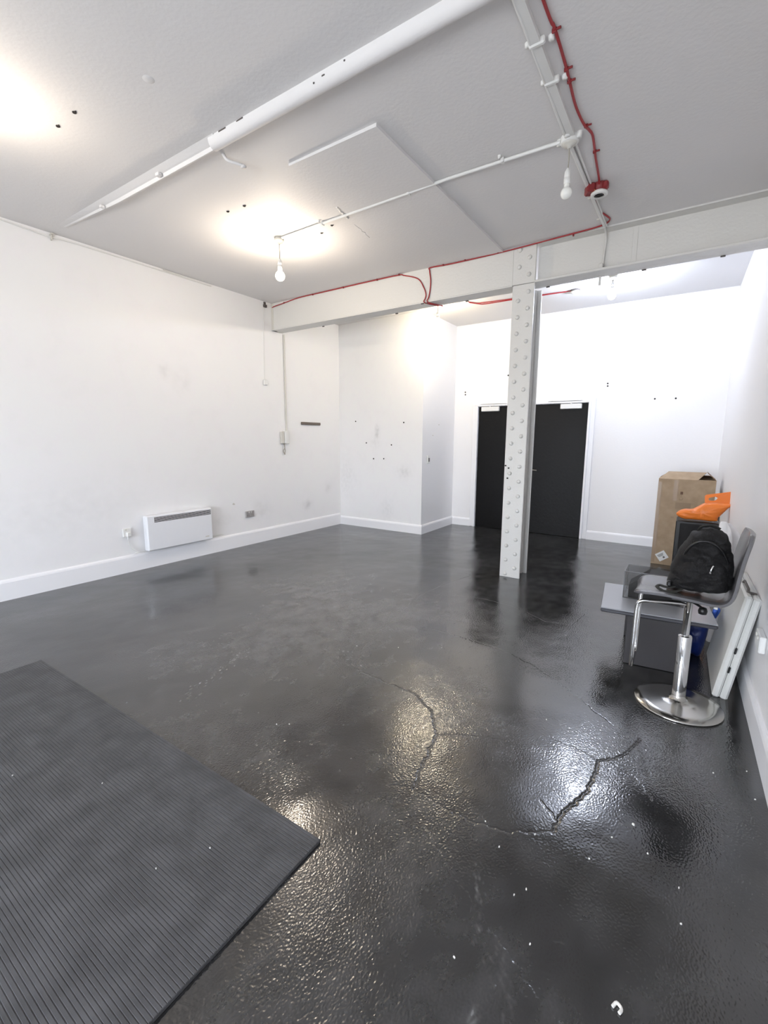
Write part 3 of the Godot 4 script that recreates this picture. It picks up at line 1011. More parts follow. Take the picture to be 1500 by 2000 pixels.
	m.tube(smooth([Vector3(-0.69, hc, -1.2), Vector3(-0.688, hc, -2.238), Vector3(-0.681, hc, -2.388), Vector3(-0.686, hc, -2.638), Vector3(-0.692, hc, -2.75), Vector3(-0.702, hc, -2.962), Vector3(-0.690, hc - 0.006, -3.13), Vector3(-0.676, hc, -3.21), Vector3(-0.668, hc, -3.29), Vector3(-0.690, hc, -3.52), Vector3(-0.712, hc, -3.80), Vector3(-0.722, hc - 0.02, -3.87)], 5), 0.0072, 8)
	part("sheath", m, M.red_cable, t)
	for c in [Vector2(-0.684, -2.40), Vector2(-0.688, -2.66), Vector2(-0.692, -2.75), Vector2(-0.684, -3.16), Vector2(-0.684, -3.45)]:
		m = MB.new()
		m.box(Vector3(c.x, H - 0.009, c.y), Vector3(0.022, 0.02, 0.012), 0.003)
		m.tube([Vector3(c.x, H - 0.008, c.y), Vector3(c.x + 0.03, H - 0.012, c.y + 0.006)], 0.006, 6)
		part("clip", m, M.red_plastic, t)
	t = thing("red_cable", "red fire cable from the ceiling detector along the beam's top edge", "cable", Vector3(-0.73, H, -3.95))
	m = MB.new()
	m.tube(smooth([Vector3(-0.735, hc - 0.02, -3.93), Vector3(-0.775, hc, -4.10), Vector3(-0.785, hc, -4.28), Vector3(-0.745, hc, -4.44), Vector3(-0.735, hc, -4.50), Vector3(-0.765, hc, -4.56), Vector3(-0.86, hc, -4.60), Vector3(-1.10, hc, -4.622), Vector3(-1.38, hc - 0.006, -4.63), Vector3(-1.6, hc - 0.01, -4.636), Vector3(-1.85, hc - 0.012, -4.64), Vector3(-2.25, hc - 0.012, -4.64), Vector3(-2.50, hc - 0.004, -4.638), Vector3(-2.515, hc - 0.03, -4.640), Vector3(-2.50, hc - 0.13, -4.640), Vector3(-2.505, 3.06, -4.640), Vector3(-2.52, 2.985, -4.638), Vector3(-2.535, 2.945, -4.632), Vector3(-2.50, 2.925, -4.66), Vector3(-2.46, 2.923, -4.74), Vector3(-2.44, 2.925, -4.82)], 5), 0.0062, 8)
	part("sheath", m, M.red_cable, t)
	for c in [-1.05, -1.75, -2.1, -2.35]:
		m = MB.new()
		m.box(Vector3(c, H - 0.016, -4.632), Vector3(0.014, 0.02, 0.014), 0.003)
		part("clip", m, M.red_plastic, t)
	t = thing("red_cable", "red fire cable from the left wall corner, dipping down the beam face", "cable", Vector3(-4.95, H, -4.64))
	m = MB.new()
	m.tube(smooth([Vector3(-4.99, 3.235, -4.66), Vector3(-4.92, 3.245, -4.640), Vector3(-4.72, 3.262, -4.640), Vector3(-4.45, 3.286, -4.640), Vector3(-4.0, hc, -4.640), Vector3(-3.4, hc, -4.640), Vector3(-2.92, hc - 0.004, -4.640), Vector3(-2.84, hc - 0.02, -4.640), Vector3(-2.66, 3.20, -4.640), Vector3(-2.585, 3.10, -4.640), Vector3(-2.555, 3.02, -4.640), Vector3(-2.565, 2.975, -4.638), Vector3(-2.575, 2.945, -4.632), Vector3(-2.53, 2.925, -4.67), Vector3(-2.47, 2.924, -4.78)], 5), 0.0062, 8)
	part("sheath", m, M.red_cable, t)
	for c in [-4.72, -4.2, -3.7, -3.2, -2.9]:
		m = MB.new()
		m.box(Vector3(c, H - 0.012 - (0.02 if c < -4.6 else 0.0), -4.633), Vector3(0.014, 0.02, 0.014), 0.003)
		part("clip", m, M.red_plastic, t)
	t = thing("red_cable", "red fire cable on the far ceiling beyond the beam", "cable", Vector3(-2.0, H, -6.2))
	m = MB.new()
	for s in [0.0, 0.035]:
		m.tube(smooth([Vector3(-2.66, hc, -6.02 - s), Vector3(-2.58, hc, -6.14 - s), Vector3(-2.50, hc, -6.16 - s * 2.0), Vector3(-2.13, hc, -6.205 - s), Vector3(-1.75, hc, -6.25 - s * 0.5), Vector3(-1.40, hc, -6.285)], 5), 0.0062, 8)
	part("sheath", m, M.red_cable, t)

	# detectors
	t = thing("fire_detector", "white ring fire detector in a red base near the unlit bulb", "detector", Vector3(-0.722, H, -3.90))
	var dc := Vector3(-0.722, H, -3.90)
	m = MB.new()
	m.lathe(dc, [Vector2(0.045, -0.052), Vector2(0.052, -0.048), Vector2(0.052, 0)], 20)
	m.box(dc + Vector3(-0.06, -0.03, 0.03), Vector3(0.06, 0.06, 0.09), 0.01, Basis(Vector3.UP, 0.4))
	m.box(dc + Vector3(0.045, -0.03, 0.03), Vector3(0.04, 0.05, 0.05), 0.01)
	part("base", m, M.red_plastic, t)
	m = MB.new()
	m.lathe(dc, [Vector2(0.034, -0.076), Vector2(0.050, -0.078), Vector2(0.058, -0.070), Vector2(0.058, -0.058), Vector2(0.048, -0.050)], 28)
	part("ring", m, M.plastic_white, t)
	m = MB.new()
	m.lathe(dc, [Vector2(0, -0.066), Vector2(0.034, -0.068), Vector2(0.036, -0.062)], 20)
	m.box(dc + Vector3(0, -0.071, 0), Vector3(0.07, 0.006, 0.008))
	part("sensor", m, M.detector_dark, t)
	m = MB.new()
	m.tube(smooth([dc + Vector3(-0.075, -0.03, 0.04), dc + Vector3(-0.045, -0.055, 0.05), dc + Vector3(-0.02, -0.05, 0.052)], 4), 0.006, 6)
	part("bare_wire", m, mat("copper", Color(0.75, 0.5, 0.3), 0.35, 0.8), t)
	t = thing("fire_detector", "small white fire detector at the end of the far red cable", "detector", Vector3(-1.36, H, -6.29))
	dc = Vector3(-1.36, H, -6.29)
	m = MB.new()
	m.lathe(dc, [Vector2(0.05, -0.02), Vector2(0.055, -0.018), Vector2(0.055, 0)], 20)
	part("base", m, M.grey_rawlplug, t)
	m = MB.new()
	m.lathe(dc, [Vector2(0, -0.045), Vector2(0.035, -0.045), Vector2(0.058, -0.034), Vector2(0.058, -0.022), Vector2(0.05, -0.02)], 24)
	part("ring", m, M.plastic_white, t)

func build_wall_things() -> void:
	# panel heater
	var xw := xl(-3.1)
	var t := thing("panel_heater", "white electric panel heater on the left wall above the skirting", "heater", Vector3(xw, 0.2, -3.06))
	var rot := Basis(Vector3.UP, -0.0126)
	var c := Vector3(xw + 0.055, 0.405, -3.06)
	var m := MB.new()
	m.box(c + rot * Vector3(0.006, 0, 0), Vector3(0.083, 0.40, 0.825), 0.012, rot)
	part("body", m, M.heater_white, t)
	m = MB.new()
	m.box(c + rot * Vector3(-0.045, 0, 0.0), Vector3(0.03, 0.30, 0.70), 0.003, rot)
	part("wall_bracket", m, M.plastic_old, t)
	m = MB.new()
	m.box(c + rot * Vector3(0.0455, 0.148, -0.035), Vector3(0.006, 0.058, 0.72), 0.001, rot)
	part("grille_recess", m, M.heater_dark, t)
	for k in 4:
		m = MB.new()
		m.box(c + rot * Vector3(0.0462, 0.1285 + 0.0132 * k, -0.035), Vector3(0.006, 0.0068, 0.722), 0.002, rot)
		part("grille_slat", m, M.heater_white, t)
	m = MB.new()
	m.box(c + rot * Vector3(0.048, -0.15, -0.33), Vector3(0.002, 0.012, 0.05), 0.0005, rot)
	part("badge", m, M.plastic_old, t)
	m = MB.new()
	m.tube(smooth([Vector3(-4.99, 0.36, -2.475), Vector3(-4.985, 0.27, -2.50), Vector3(-4.98, 0.215, -2.56), Vector3(-4.975, 0.205, -2.62), Vector3(-4.965, 0.225, -3.68), Vector3(-4.955, 0.245, -2.72)], 6), 0.0045, 8)
	part("power_cord", m, M.plastic_white, t)
	t = thing("wall_socket", "white single socket with a plug, left of the heater", "socket", Vector3(xl(-2.475), 0.443, -2.475))
	m = MB.new()
	m.box(Vector3(xl(-2.475) + 0.012, 0.443, -2.475), Vector3(0.024, 0.088, 0.088), 0.004)
	part("plate", m, M.plastic_white, t)
	m = MB.new()
	m.box(Vector3(xl(-2.475) + 0.038, 0.425, -2.478), Vector3(0.036, 0.055, 0.05), 0.008)
	m.tube([Vector3(-4.985, 0.40, -2.476), Vector3(-4.987, 0.37, -2.475)], 0.008, 8)
	part("plug", m, M.plastic_white, t)
	m = MB.new()
	m.box(Vector3(xl(-2.475) + 0.025, 0.475, -2.46), Vector3(0.008, 0.016, 0.012), 0.002)
	part("rocker", m, M.plastic_old, t)
	# double socket
	t = thing("wall_socket", "grey metal double socket low on the wall right of the heater", "socket", Vector3(xl(-4.13), 0.43, -4.13))
	m = MB.new()
	m.box(Vector3(xl(-4.13) + 0.010, 0.428, -4.13), Vector3(0.020, 0.086, 0.146), 0.004)
	part("plate", m, mat("satin_plate", Color(0.66, 0.645, 0.64), 0.4, 0.3), t)
	for s in [-1, 1]:
		m = MB.new()
		for h in [[0.0, 0.022], [-0.011, -0.006], [0.011, -0.006]]:
			m.box(Vector3(xl(-4.13) + 0.0205, 0.418 + h[1] * 0.8, -4.13 + s * 0.037 + h[0]), Vector3(0.002, 0.010, 0.005))
		part("pin_holes", m, M.grey_rawlplug, t)
		m = MB.new()
		m.box(Vector3(xl(-4.13) + 0.021, 0.455, -4.13 + s * 0.018), Vector3(0.008, 0.018, 0.012), 0.002)
		part("rocker", m, M.plastic_white, t)
	m = MB.new()
	disc_on(m, Vector3(xl(-3.876) + 0.001, 0.595, -3.876), Vector3.RIGHT, 0.014)
	m.box(Vector3(xl(-3.876), 0.588, -3.89), Vector3(0.006, 0.012, 0.02), 0.002)
	single("wall_plug_stub", m, M.plastic_old, "tiny grey fixing stub on the wall above the double socket", "fixing", Vector3(xl(-3.876), 0.595, -3.876))
	# fused switch box with its conduit and loose wires
	var cx := xl(-4.8)
	t = thing("switch_box", "white isolator box on the left wall with loose wires below", "switch box", Vector3(cx, 1.48, -4.80))
	m = MB.new()
	m.box(Vector3(cx + 0.03, 1.48, -4.832), Vector3(0.06, 0.19, 0.075), 0.006)
	part("body", m, M.plastic_white, t)
	m = MB.new()
	m.box(Vector3(cx + 0.018, 1.475, -4.765), Vector3(0.036, 0.175, 0.055), 0.006)
	part("side_cover", m, M.plastic_old, t)
	for w in [[-4.785, -0.012], [-4.805, 0.010]]:
		m = MB.new()
		m.tube(smooth([Vector3(cx + 0.02, 1.39, w[0]), Vector3(cx + 0.03, 1.33, w[0] + w[1]), Vector3(cx + 0.02, 1.28, w[0] - w[1]), Vector3(cx + 0.03, 1.23, w[0] + w[1] * 1.5)], 4), 0.006, 6)
		part("loose_wire", m, M.flex, t)
	m = MB.new()
	m.tube([Vector3(cx + 0.012, 1.55, -4.858), Vector3(cx + 0.012, 2.925, -4.858)], 0.012, 10)
	single("wall_conduit", m, M.plastic_old, "vertical conduit from the beam end down to the isolator box", "conduit", Vector3(cx, 1.57, -4.858))
	m = MB.new()
	var rz := Basis(Vector3.RIGHT, 0.0)
	m.box(Vector3(xl(-5.38) + 0.012, 1.692, -5.38), Vector3(0.022, 0.042, 0.43), 0.006, rz)
	single("metal_plate", m, M.brown_metal, "brown-grey metal strip fixed on the left wall near the corner", "plate", Vector3(xl(-5.38), 1.69, -5.38))
	t = thing("wall_switch", "small white switch on a thin cable below the ceiling bracket", "switch", Vector3(xl(-4.49), 2.227, -4.49))
	m = MB.new()
	m.box(Vector3(xl(-4.49) + 0.014, 2.227, -4.49), Vector3(0.028, 0.075, 0.065), 0.008)
	part("body", m, M.plastic_white, t)
	m = MB.new()
	m.tube([Vector3(xl(-4.5) + 0.004, 2.26, -4.485), Vector3(xl(-4.5) + 0.004, 2.7, -4.495), Vector3(xl(-4.5) + 0.004, 3.24, -4.51)], 0.0035, 6)
	part("cable", m, M.plastic_white, t)
	m = MB.new()
	m.box(Vector3(xl(-4.53) + 0.012, 3.235, -4.53), Vector3(0.03, 0.035, 0.05), 0.003)
	m.box(Vector3(xl(-4.53) + 0.006, 3.262, -4.53), Vector3(0.012, 0.05, 0.035), 0.002)
	single("cable_bracket", m, M.grey_rawlplug, "small dark bracket high on the left wall by the beam end", "bracket", Vector3(xl(-4.53), 3.23, -4.53))
	# bracket and sagging cable under the ceiling at the far left
	t = thing("sagging_cable", "white cable sagging along the left wall's top from a small bracket", "cable", Vector3(xl(-2.0), 3.26, -2.04))
	m = MB.new()
	m.tube(smooth([Vector3(xl(-1.2) + 0.006, 3.285, -1.2), Vector3(xl(-1.6) + 0.006, 3.275, -1.6), Vector3(xl(-2.0) + 0.012, 3.255, -2.02), Vector3(xl(-2.3) + 0.008, 3.268, -2.3), Vector3(xl(-3.7) + 0.006, 3.272, -3.7), Vector3(xl(-3.1) + 0.006, 3.287, -3.1)], 6), 0.006, 8)
	part("sheath", m, M.plastic_white, t)
	m = MB.new()
	m.box(Vector3(xl(-2.0) + 0.012, 3.255, -2.035), Vector3(0.024, 0.05, 0.014), 0.002)
	m.box(Vector3(xl(-2.0) + 0.025, 3.278, -2.035), Vector3(0.05, 0.010, 0.02), 0.002)
	part("bracket", m, M.plastic_old, t)
	# switch on the side of the pier
	t = thing("light_switch", "small light switch on the pier side facing the doors", "switch", Vector3(XP, 1.15, -6.275))
	m = MB.new()
	m.box(Vector3(XP + 0.008, 1.15, -6.275), Vector3(0.016, 0.115, 0.086), 0.004)
	part("plate", m, M.plastic_white, t)
	m = MB.new()
	m.box(Vector3(XP + 0.018, 1.145, -6.275), Vector3(0.010, 0.06, 0.03), 0.003)
	part("rocker", m, M.grey_rawlplug, t)
	# socket on the right wall
	t = thing("wall_socket", "white socket low on the right wall beside the pale case", "socket", Vector3(xr(-2.86), 0.455, -2.86))
	m = MB.new()
	m.box(Vector3(xr(-2.86) - 0.014, 0.455, -2.86), Vector3(0.028, 0.086, 0.146), 0.005)
	part("plate", m, M.plastic_white, t)
	for s in [-0.03, 0.03]:
		m = MB.new()
		m.box(Vector3(xr(-2.86) - 0.030, 0.48, -2.86 + s), Vector3(0.008, 0.018, 0.012), 0.002)
		part("rocker", m, M.plastic_old, t)

func flat_poly(mb: MB, poly: Array, f: Callable, thick: Vector3) -> void:
	mb.prism(poly, func(p: Vector2) -> Vector3: return f.call(p) - thick, func(p: Vector2) -> Vector3: return f.call(p))

func build_corner() -> void:
	# tall cardboard box
	var bz := -6.19
	var bx0 := -0.272
	var bx1 := 0.275
	var bd := 0.42
	var bh := 1.02
	var t := thing("cardboard_box", "tall open brown cardboard box standing in the far right corner", "box", Vector3(0, 0, bz - bd / 2))
	var m := MB.new()
	var w := 0.006
	m.box(Vector3((bx0 + bx1) / 2, bh / 2, bz - w / 2), Vector3(bx1 - bx0, bh, w), 0.002)
	m.box(Vector3((bx0 + bx1) / 2, bh / 2, bz - bd), Vector3(bx1 - bx0, bh, w), 0.002)
	m.box(Vector3(bx0 + w / 2, bh / 2, bz - bd / 2), Vector3(w, bh, bd - w * 2), 0.002)
	m.box(Vector3(bx1 - w / 2, bh / 2, bz - bd / 2), Vector3(w, bh, bd - w * 2), 0.002)
	m.box(Vector3((bx0 + bx1) / 2, 0.006, bz - bd / 2), Vector3(bx1 - bx0 - 0.02, 0.008, bd - w * 3))
	part("body", m, M.cardboard, t)
	m = MB.new()
	var fa2 := 0.23
	flat_poly(m, [Vector2(bx0 + 0.002, 0), Vector2(bx1 - 0.165, 0), Vector2(bx1 - 0.09, fa2), Vector2(bx0 + 0.085, fa2)], func(p: Vector2) -> Vector3: return Vector3(p.x, bh + p.y * 0.32, bz - 0.003 - p.y * 0.94), Vector3(0, 0.005, 0))
	part("front_flap", m, M.cardboard, t)
	m = MB.new()
	flat_poly(m, [Vector2(0, 0.01), Vector2(0, bd - 0.01), Vector2(0.19, bd - 0.05), Vector2(0.19, 0.10)], func(p: Vector2) -> Vector3: return Vector3(bx1 - 0.003 - p.x * 0.42, bh + p.x * 0.40, bz - p.y), Vector3(0, 0.005, 0))
	part("side_flap", m, M.cardboard_dark, t)
	m = MB.new()
	flat_poly(m, [Vector2(bx0 + 0.004, 0), Vector2(bx1 - 0.004, 0), Vector2(bx1 - 0.06, 0.2), Vector2(bx0 + 0.05, 0.2)], func(p: Vector2) -> Vector3: return Vector3(p.x, bh + p.y * 0.2, bz - bd + 0.002 + p.y * 0.97), Vector3(0, 0.005, 0))
	part("back_flap", m, M.cardboard_dark, t)
	m = MB.new()
	m.box(Vector3(bx0 + 0.018, 0.5, bz + 0.0008), Vector3(0.036, 0.96, 0.0012))
	m.box(Vector3(bx0 + 0.177, 0.885, bz + 0.0008), Vector3(0.042, 0.24, 0.0012))
	part("packing_tape", m, M.packing_tape, t)
	m = MB.new()
	m.box(Vector3(bx0 + 0.238, 0.862, bz + 0.0008), Vector3(0.026, 0.032, 0.0012))
	part("printed_mark", m, M.stencil_ink, t)
	m = MB.new()
	m.lathe(Vector3(bx0 + 0.236, 0.80, bz + 0.0002), [Vector2(0.016, 0), Vector2(0.020, 0.0012), Vector2(0.016, 0.001)], 16, Basis(Vector3.RIGHT, PI / 2))
	m.box(Vector3(bx0 + 0.236, 0.835, bz + 0.0008), Vector3(0.008, 0.02, 0.0012))
	part("printed_symbol", m, M.stencil_faint, t)
	m = MB.new()
	m.box(Vector3(bx0 + 0.262, 0.715, bz + 0.0008), Vector3(0.15, 0.075, 0.0012))
	part("faded_print", m, M.stencil_faint, t)
	m = MB.new()
	m.box(Vector3(bx0 + 0.17, 0.575, bz + 0.0008), Vector3(0.03, 0.022, 0.0012))
	part("faded_print", m, M.stencil_faint, t)
	var lb := Basis(Vector3.BACK, 0.62)
	m = MB.new()
	m.box(Vector3(bx0 + 0.107, 0.105, bz + 0.001), Vector3(0.105, 0.098, 0.0016), 0.0, lb)
	var lab := part("shipping_label", m, M.plastic_white, t)
	m = MB.new()
	for k in 4:
		m.box(Vector3(bx0 + 0.107, 0.105, bz + 0.0022) + lb * Vector3(-0.004 + rng.randf_range(-0.006, 0.006), 0.026 - k * 0.008, 0), Vector3(0.07 - k * 0.006, 0.004, 0.0008), 0.0, lb)
	m.box(Vector3(bx0 + 0.107, 0.105, bz + 0.0022) + lb * Vector3(0.01, -0.022, 0), Vector3(0.02, 0.02, 0.0008), 0.0, lb)
	part("label_print", m, M.grey_rawlplug, lab)

	# black cloth-covered cabinet with the orange bag on it
	var kz := -5.2
	t = thing("black_cabinet", "black cloth-covered upright cabinet between backpack and cardboard box", "cabinet", Vector3(0.11, 0, kz - 0.16))
	m = MB.new()
	m.box(Vector3(0.122, 0.343, kz - 0.165), Vector3(0.345, 0.686, 0.31), 0.008)
	part("body", m, M.black_plastic, t)
	m = MB.new()
	m.box(Vector3(0.135, 0.345, kz - 0.008), Vector3(0.30, 0.64, 0.014), 0.006)
	part("front_cloth", m, M.speaker_cloth, t)
	t = thing("orange_bag", "orange plastic carrier bag slumped on the black cabinet", "bag", Vector3(0.12, 0.69, kz - 0.1))
	m = MB.new()
	pillow(m, [Vector2(-0.052, 0.735), Vector2(-0.045, 0.765), Vector2(0.005, 0.795), Vector2(0.07, 0.802), Vector2(0.12, 0.835), Vector2(0.172, 0.868), Vector2(0.27, 0.876), Vector2(0.375, 0.868), Vector2(0.335, 0.815), Vector2(0.285, 0.74), Vector2(0.27, 0.70), Vector2(0.19, 0.696), Vector2(0.08, 0.698), Vector2(0.0, 0.700)], kz - 0.09, 0.07, 0.05, 2.2, 0.016, 5, 5)
	part("body", m, M.orange_plastic, t)
	m = MB.new()
	var outer := [Vector2(0.165, 0.862), Vector2(0.160, 0.928), Vector2(0.172, 0.940), Vector2(0.37, 0.982), Vector2(0.382, 0.974), Vector2(0.388, 0.872), Vector2(0.30, 0.866)]
	var inner := [Vector2(0.198, 0.888), Vector2(0.190, 0.902), Vector2(0.196, 0.912), Vector2(0.245, 0.926), Vector2(0.262, 0.914), Vector2(0.250, 0.895), Vector2(0.23, 0.888)]
	var hp := func(p: Vector2, o: float) -> Vector3: return Vector3(p.x, p.y, kz - 0.13 - (p.y - 0.87) * 0.35 + sin(p.x * 40.0) * 0.004 + o)
	for k in outer.size():
		var k2 := (k + 1) % outer.size()
		m.quad(hp.call(outer[k2], 0.0), hp.call(outer[k], 0.0), hp.call(inner[k], 0.0), hp.call(inner[k2], 0.0))
		m.quad(hp.call(outer[k], -0.003), hp.call(outer[k2], -0.003), hp.call(inner[k2], -0.003), hp.call(inner[k], -0.003))
		m.quad(hp.call(outer[k], 0.0), hp.call(outer[k2], 0.0), hp.call(outer[k2], -0.003), hp.call(outer[k], -0.003))
		m.quad(hp.call(inner[k2], 0.0), hp.call(inner[k], 0.0), hp.call(inner[k], -0.003), hp.call(inner[k2], -0.003))
	part("handle", m, M.orange_plastic, t)

	# white sheeting behind the stool
	t = thing("plastic_sheeting", "crumpled white plastic sheeting wedged upright against the right wall", "sheeting", Vector3(0.29, 0, -3.97))
	m = MB.new()
	pillow(m, [Vector2(0.222, 0.0), Vector2(0.215, 0.45), Vector2(0.218, 0.83), Vector2(0.238, 0.895), Vector2(0.275, 0.865), Vector2(0.305, 0.77), Vector2(0.315, 0.4), Vector2(0.31, 0.0)], -3.95, 0.04, 0.04, 2.4, 0.02, 8, 5)
	part("front_fold", m, M.white_sheet, t)
	m = MB.new()
	pillow(m, [Vector2(0.26, 0.0), Vector2(0.255, 0.5), Vector2(0.25, 0.82), Vector2(0.265, 0.875), Vector2(0.305, 0.855), Vector2(0.348, 0.80), Vector2(0.368, 0.72), Vector2(0.370, 0.6), Vector2(0.366, 0.3), Vector2(0.362, 0.0)], -4.03, 0.025, 0.04, 2.4, 0.012, 18, 5)
	part("back_fold", m, M.white_sheet, t)

	# low silver table
	var tc := Vector3(-0.11, 0, -3.53)
	var tb := Basis(Vector3.UP, 0.10)
	t = thing("low_table", "low silver-topped table on a dark grey panel base behind the stool", "table", tc)
	m = MB.new()
	m.box(tc + Vector3(0, 0.3565, 0), Vector3(0.638, 0.007, 0.598), 0.002, tb)
	part("tabletop", m, M.table_silver, t)
	m = MB.new()
	m.box(tc + Vector3(0, 0.3405, 0), Vector3(0.642, 0.025, 0.602), 0.008, tb)
	part("edge_band", m, M.table_edge, t)
	m = MB.new()
	m.box(tc + tb * Vector3(0.006, 0.165, 0.285) , Vector3(0.335, 0.325, 0.018), 0.002, tb)
	part("front_panel", m, M.table_panel, t)
	m = MB.new()
	m.box(tc + tb * Vector3(0.006, 0.165, -0.2), Vector3(0.335, 0.325, 0.018), 0.002, tb)
	part("rear_panel", m, M.table_panel, t)
	# clear box lying on the table with a dark wedge inside
	var az := -3.49
	var ay := 0.3612
	t = thing("acrylic_box", "clear acrylic box with dark edges standing on the low table", "box", Vector3(-0.13, ay, az - 0.1))
	var ax0 := -0.300
	var ax1 := 0.06
	m = MB.new()
	m.box(Vector3((ax0 + ax1) / 2, ay + 0.096, az), Vector3(ax1 - ax0, 0.19, 0.004))
	m.box(Vector3(ax0 + 0.002, ay + 0.096, az - 0.11), Vector3(0.004, 0.19, 0.212))
	m.box(Vector3((ax0 + ax1) / 2, ay + 0.096, az - 0.22), Vector3(ax1 - ax0, 0.19, 0.004))
	m.box(Vector3(ax1 - 0.002, ay + 0.096, az - 0.11), Vector3(0.004, 0.19, 0.212))
	part("panels", m, M.acrylic, t)
	m = MB.new()
	m.box(Vector3(ax0, ay + 0.096, az), Vector3(0.006, 0.192, 0.006))
	m.box(Vector3((ax0 + ax1) / 2, ay + 0.192, az), Vector3(ax1 - ax0, 0.004, 0.005))
	m.box(Vector3(ax0, ay + 0.192, az - 0.11), Vector3(0.004, 0.004, 0.22))
	m.box(Vector3((ax0 + ax1) / 2, ay + 0.002, az), Vector3(ax1 - ax0, 0.004, 0.006))
	part("edge_trim", m, M.acrylic_edge, t)
	m = MB.new()
	m.prism([Vector2(-0.272, ay + 0.002), Vector2(0.04, ay + 0.002), Vector2(0.04, ay + 0.185), Vector2(-0.155, ay + 0.185), Vector2(-0.272, ay + 0.09)], func(p: Vector2) -> Vector3: return Vector3(p.x, p.y, az - 0.19), func(p: Vector2) -> Vector3: return Vector3(p.x, p.y, az - 0.03))
	single("dark_wedge", m, M.wedge_dark, "dark grey slope-sided case inside the clear acrylic box", "case", Vector3(-0.12, ay, az - 0.11))

	# blue bag under the table
	t = thing("blue_bag", "blue plastic bag on the floor under the low table's end", "bag", Vector3(0.14, 0, -3.62))
	m = MB.new()
	pillow(m, [Vector2(0.085, 0.006), Vector2(0.078, 0.12), Vector2(0.088, 0.24), Vector2(0.11, 0.305), Vector2(0.17, 0.315), Vector2(0.212, 0.30), Vector2(0.210, 0.16), Vector2(0.180, 0.006), Vector2(0.13, 0.004)], -3.64, 0.09, 0.09, 2.4, 0.018, 12, 5)
	part("body", m, M.blue_plastic, t)
	m = MB.new()
	m.tube(smooth([Vector3(0.200, 0.28, -3.56), Vector3(0.222, 0.33, -3.54), Vector3(0.234, 0.375, -3.54), Vector3(0.248, 0.36, -3.56), Vector3(0.235, 0.30, -3.6)], 5), 0.012, 8)
	part("strap", m, mat("blue_strap", Color(0.20, 0.36, 0.72), 0.5), t)
	m = MB.new()
	m.box(Vector3(0.232, 0.385, -3.525), Vector3(0.022, 0.022, 0.012), 0.004)
	part("strap_tag", m, M.plastic_white, t)

	# pale two-part case leaning on the wall
	var ang := 0.152
	var cb := Basis(Vector3.UP, 0.0168) * Basis(Vector3.BACK, -ang)
	var cp := Vector3(0.2225, 0.001, -3.375)
	t = thing("folding_case", "pale grey two-part hard case leaning against the right wall", "case", Vector3(0.27, 0, -3.375))
	var ch := 0.625
	var cl := 0.625
	for s in 2:
		m = MB.new()
		m.box(cp + cb * Vector3(0.0205 + s * 0.0385, ch / 2, 0), Vector3(0.0365, ch, cl), 0.010, cb)
		part("shell_half", m, M.case_white, t)
	m = MB.new()
	m.box(cp + cb * Vector3(0.0395, ch / 2, 0), Vector3(0.006, ch - 0.02, cl - 0.02), 0.0, cb)
	part("seam", m, M.black_plastic, t)
	for y in [0.305, 0.185]:
		m = MB.new()
		m.box(cp + cb * Vector3(0.0395, y, cl / 2), Vector3(0.010, 0.036, 0.008), 0.002, cb)
		part("latch", m, M.black_plastic, t)
	m = MB.new()
	m.tube([cp + cb * Vector3(0.022, ch - 0.002, 0.22), cp + cb * Vector3(0.022, ch + 0.016, 0.19), cp + cb * Vector3(0.022, ch + 0.016, 0.02), cp + cb * Vector3(0.022, ch - 0.002, -0.01)], 0.007, 8)
	m.box(cp + cb * Vector3(0.04, ch + 0.002, 0.22), Vector3(0.045, 0.012, 0.018), 0.003, cb)
	part("carry_handle", m, M.grey_rawlplug, t)

	# bar stool
	var sc := Vector3(0.07, 0, -2.862)
	t = thing("bar_stool", "chrome bar stool with dark grey moulded seat holding the backpack", "stool", sc)
	m = MB.new()
	m.lathe(sc, [Vector2(0, 0.001), Vector2(0.212, 0.001), Vector2(0.214, 0.006), Vector2(0.210, 0.012), Vector2(0.16, 0.019), Vector2(0.09, 0.025), Vector2(0.05, 0.032), Vector2(0.036, 0.042), Vector2(0.033, 0.06)], 56)
	part("base", m, M.chrome_worn, t)
	m = MB.new()
	m.lathe(sc, [Vector2(0.033, 0.05), Vector2(0.033, 0.400), Vector2(0.031, 0.404), Vector2(0.019, 0.405)], 28)
	part("outer_column", m, M.chrome, t)
	m = MB.new()
	m.lathe(sc, [Vector2(0.0185, 0.40), Vector2(0.0185, 0.60), Vector2(0.036, 0.605), Vector2(0.036, 0.615)], 24)
	part("gas_lift", m, M.chrome, t)
	m = MB.new()
	m.box(sc + Vector3(0.01, 0.622, 0), Vector3(0.18, 0.018, 0.16), 0.004)
	part("seat_plate", m, M.black_plastic, t)
	m = MB.new()
	m.tube(smooth([sc + Vector3(0.02, 0.60, 0.02), sc + Vector3(0.05, 0.596, 0.06), sc + Vector3(0.058, 0.590, 0.085)], 4), 0.006, 8)
	m.lathe(sc + Vector3(0.060, 0.566, 0.09), [Vector2(0, 0), Vector2(0.018, 0.004), Vector2(0.021, 0.02), Vector2(0.016, 0.036), Vector2(0, 0.04)], 14)
	part("height_lever", m, M.black_plastic, t)
	m = MB.new()
	var fz0 := -2.735
	var fz1 := -2.985
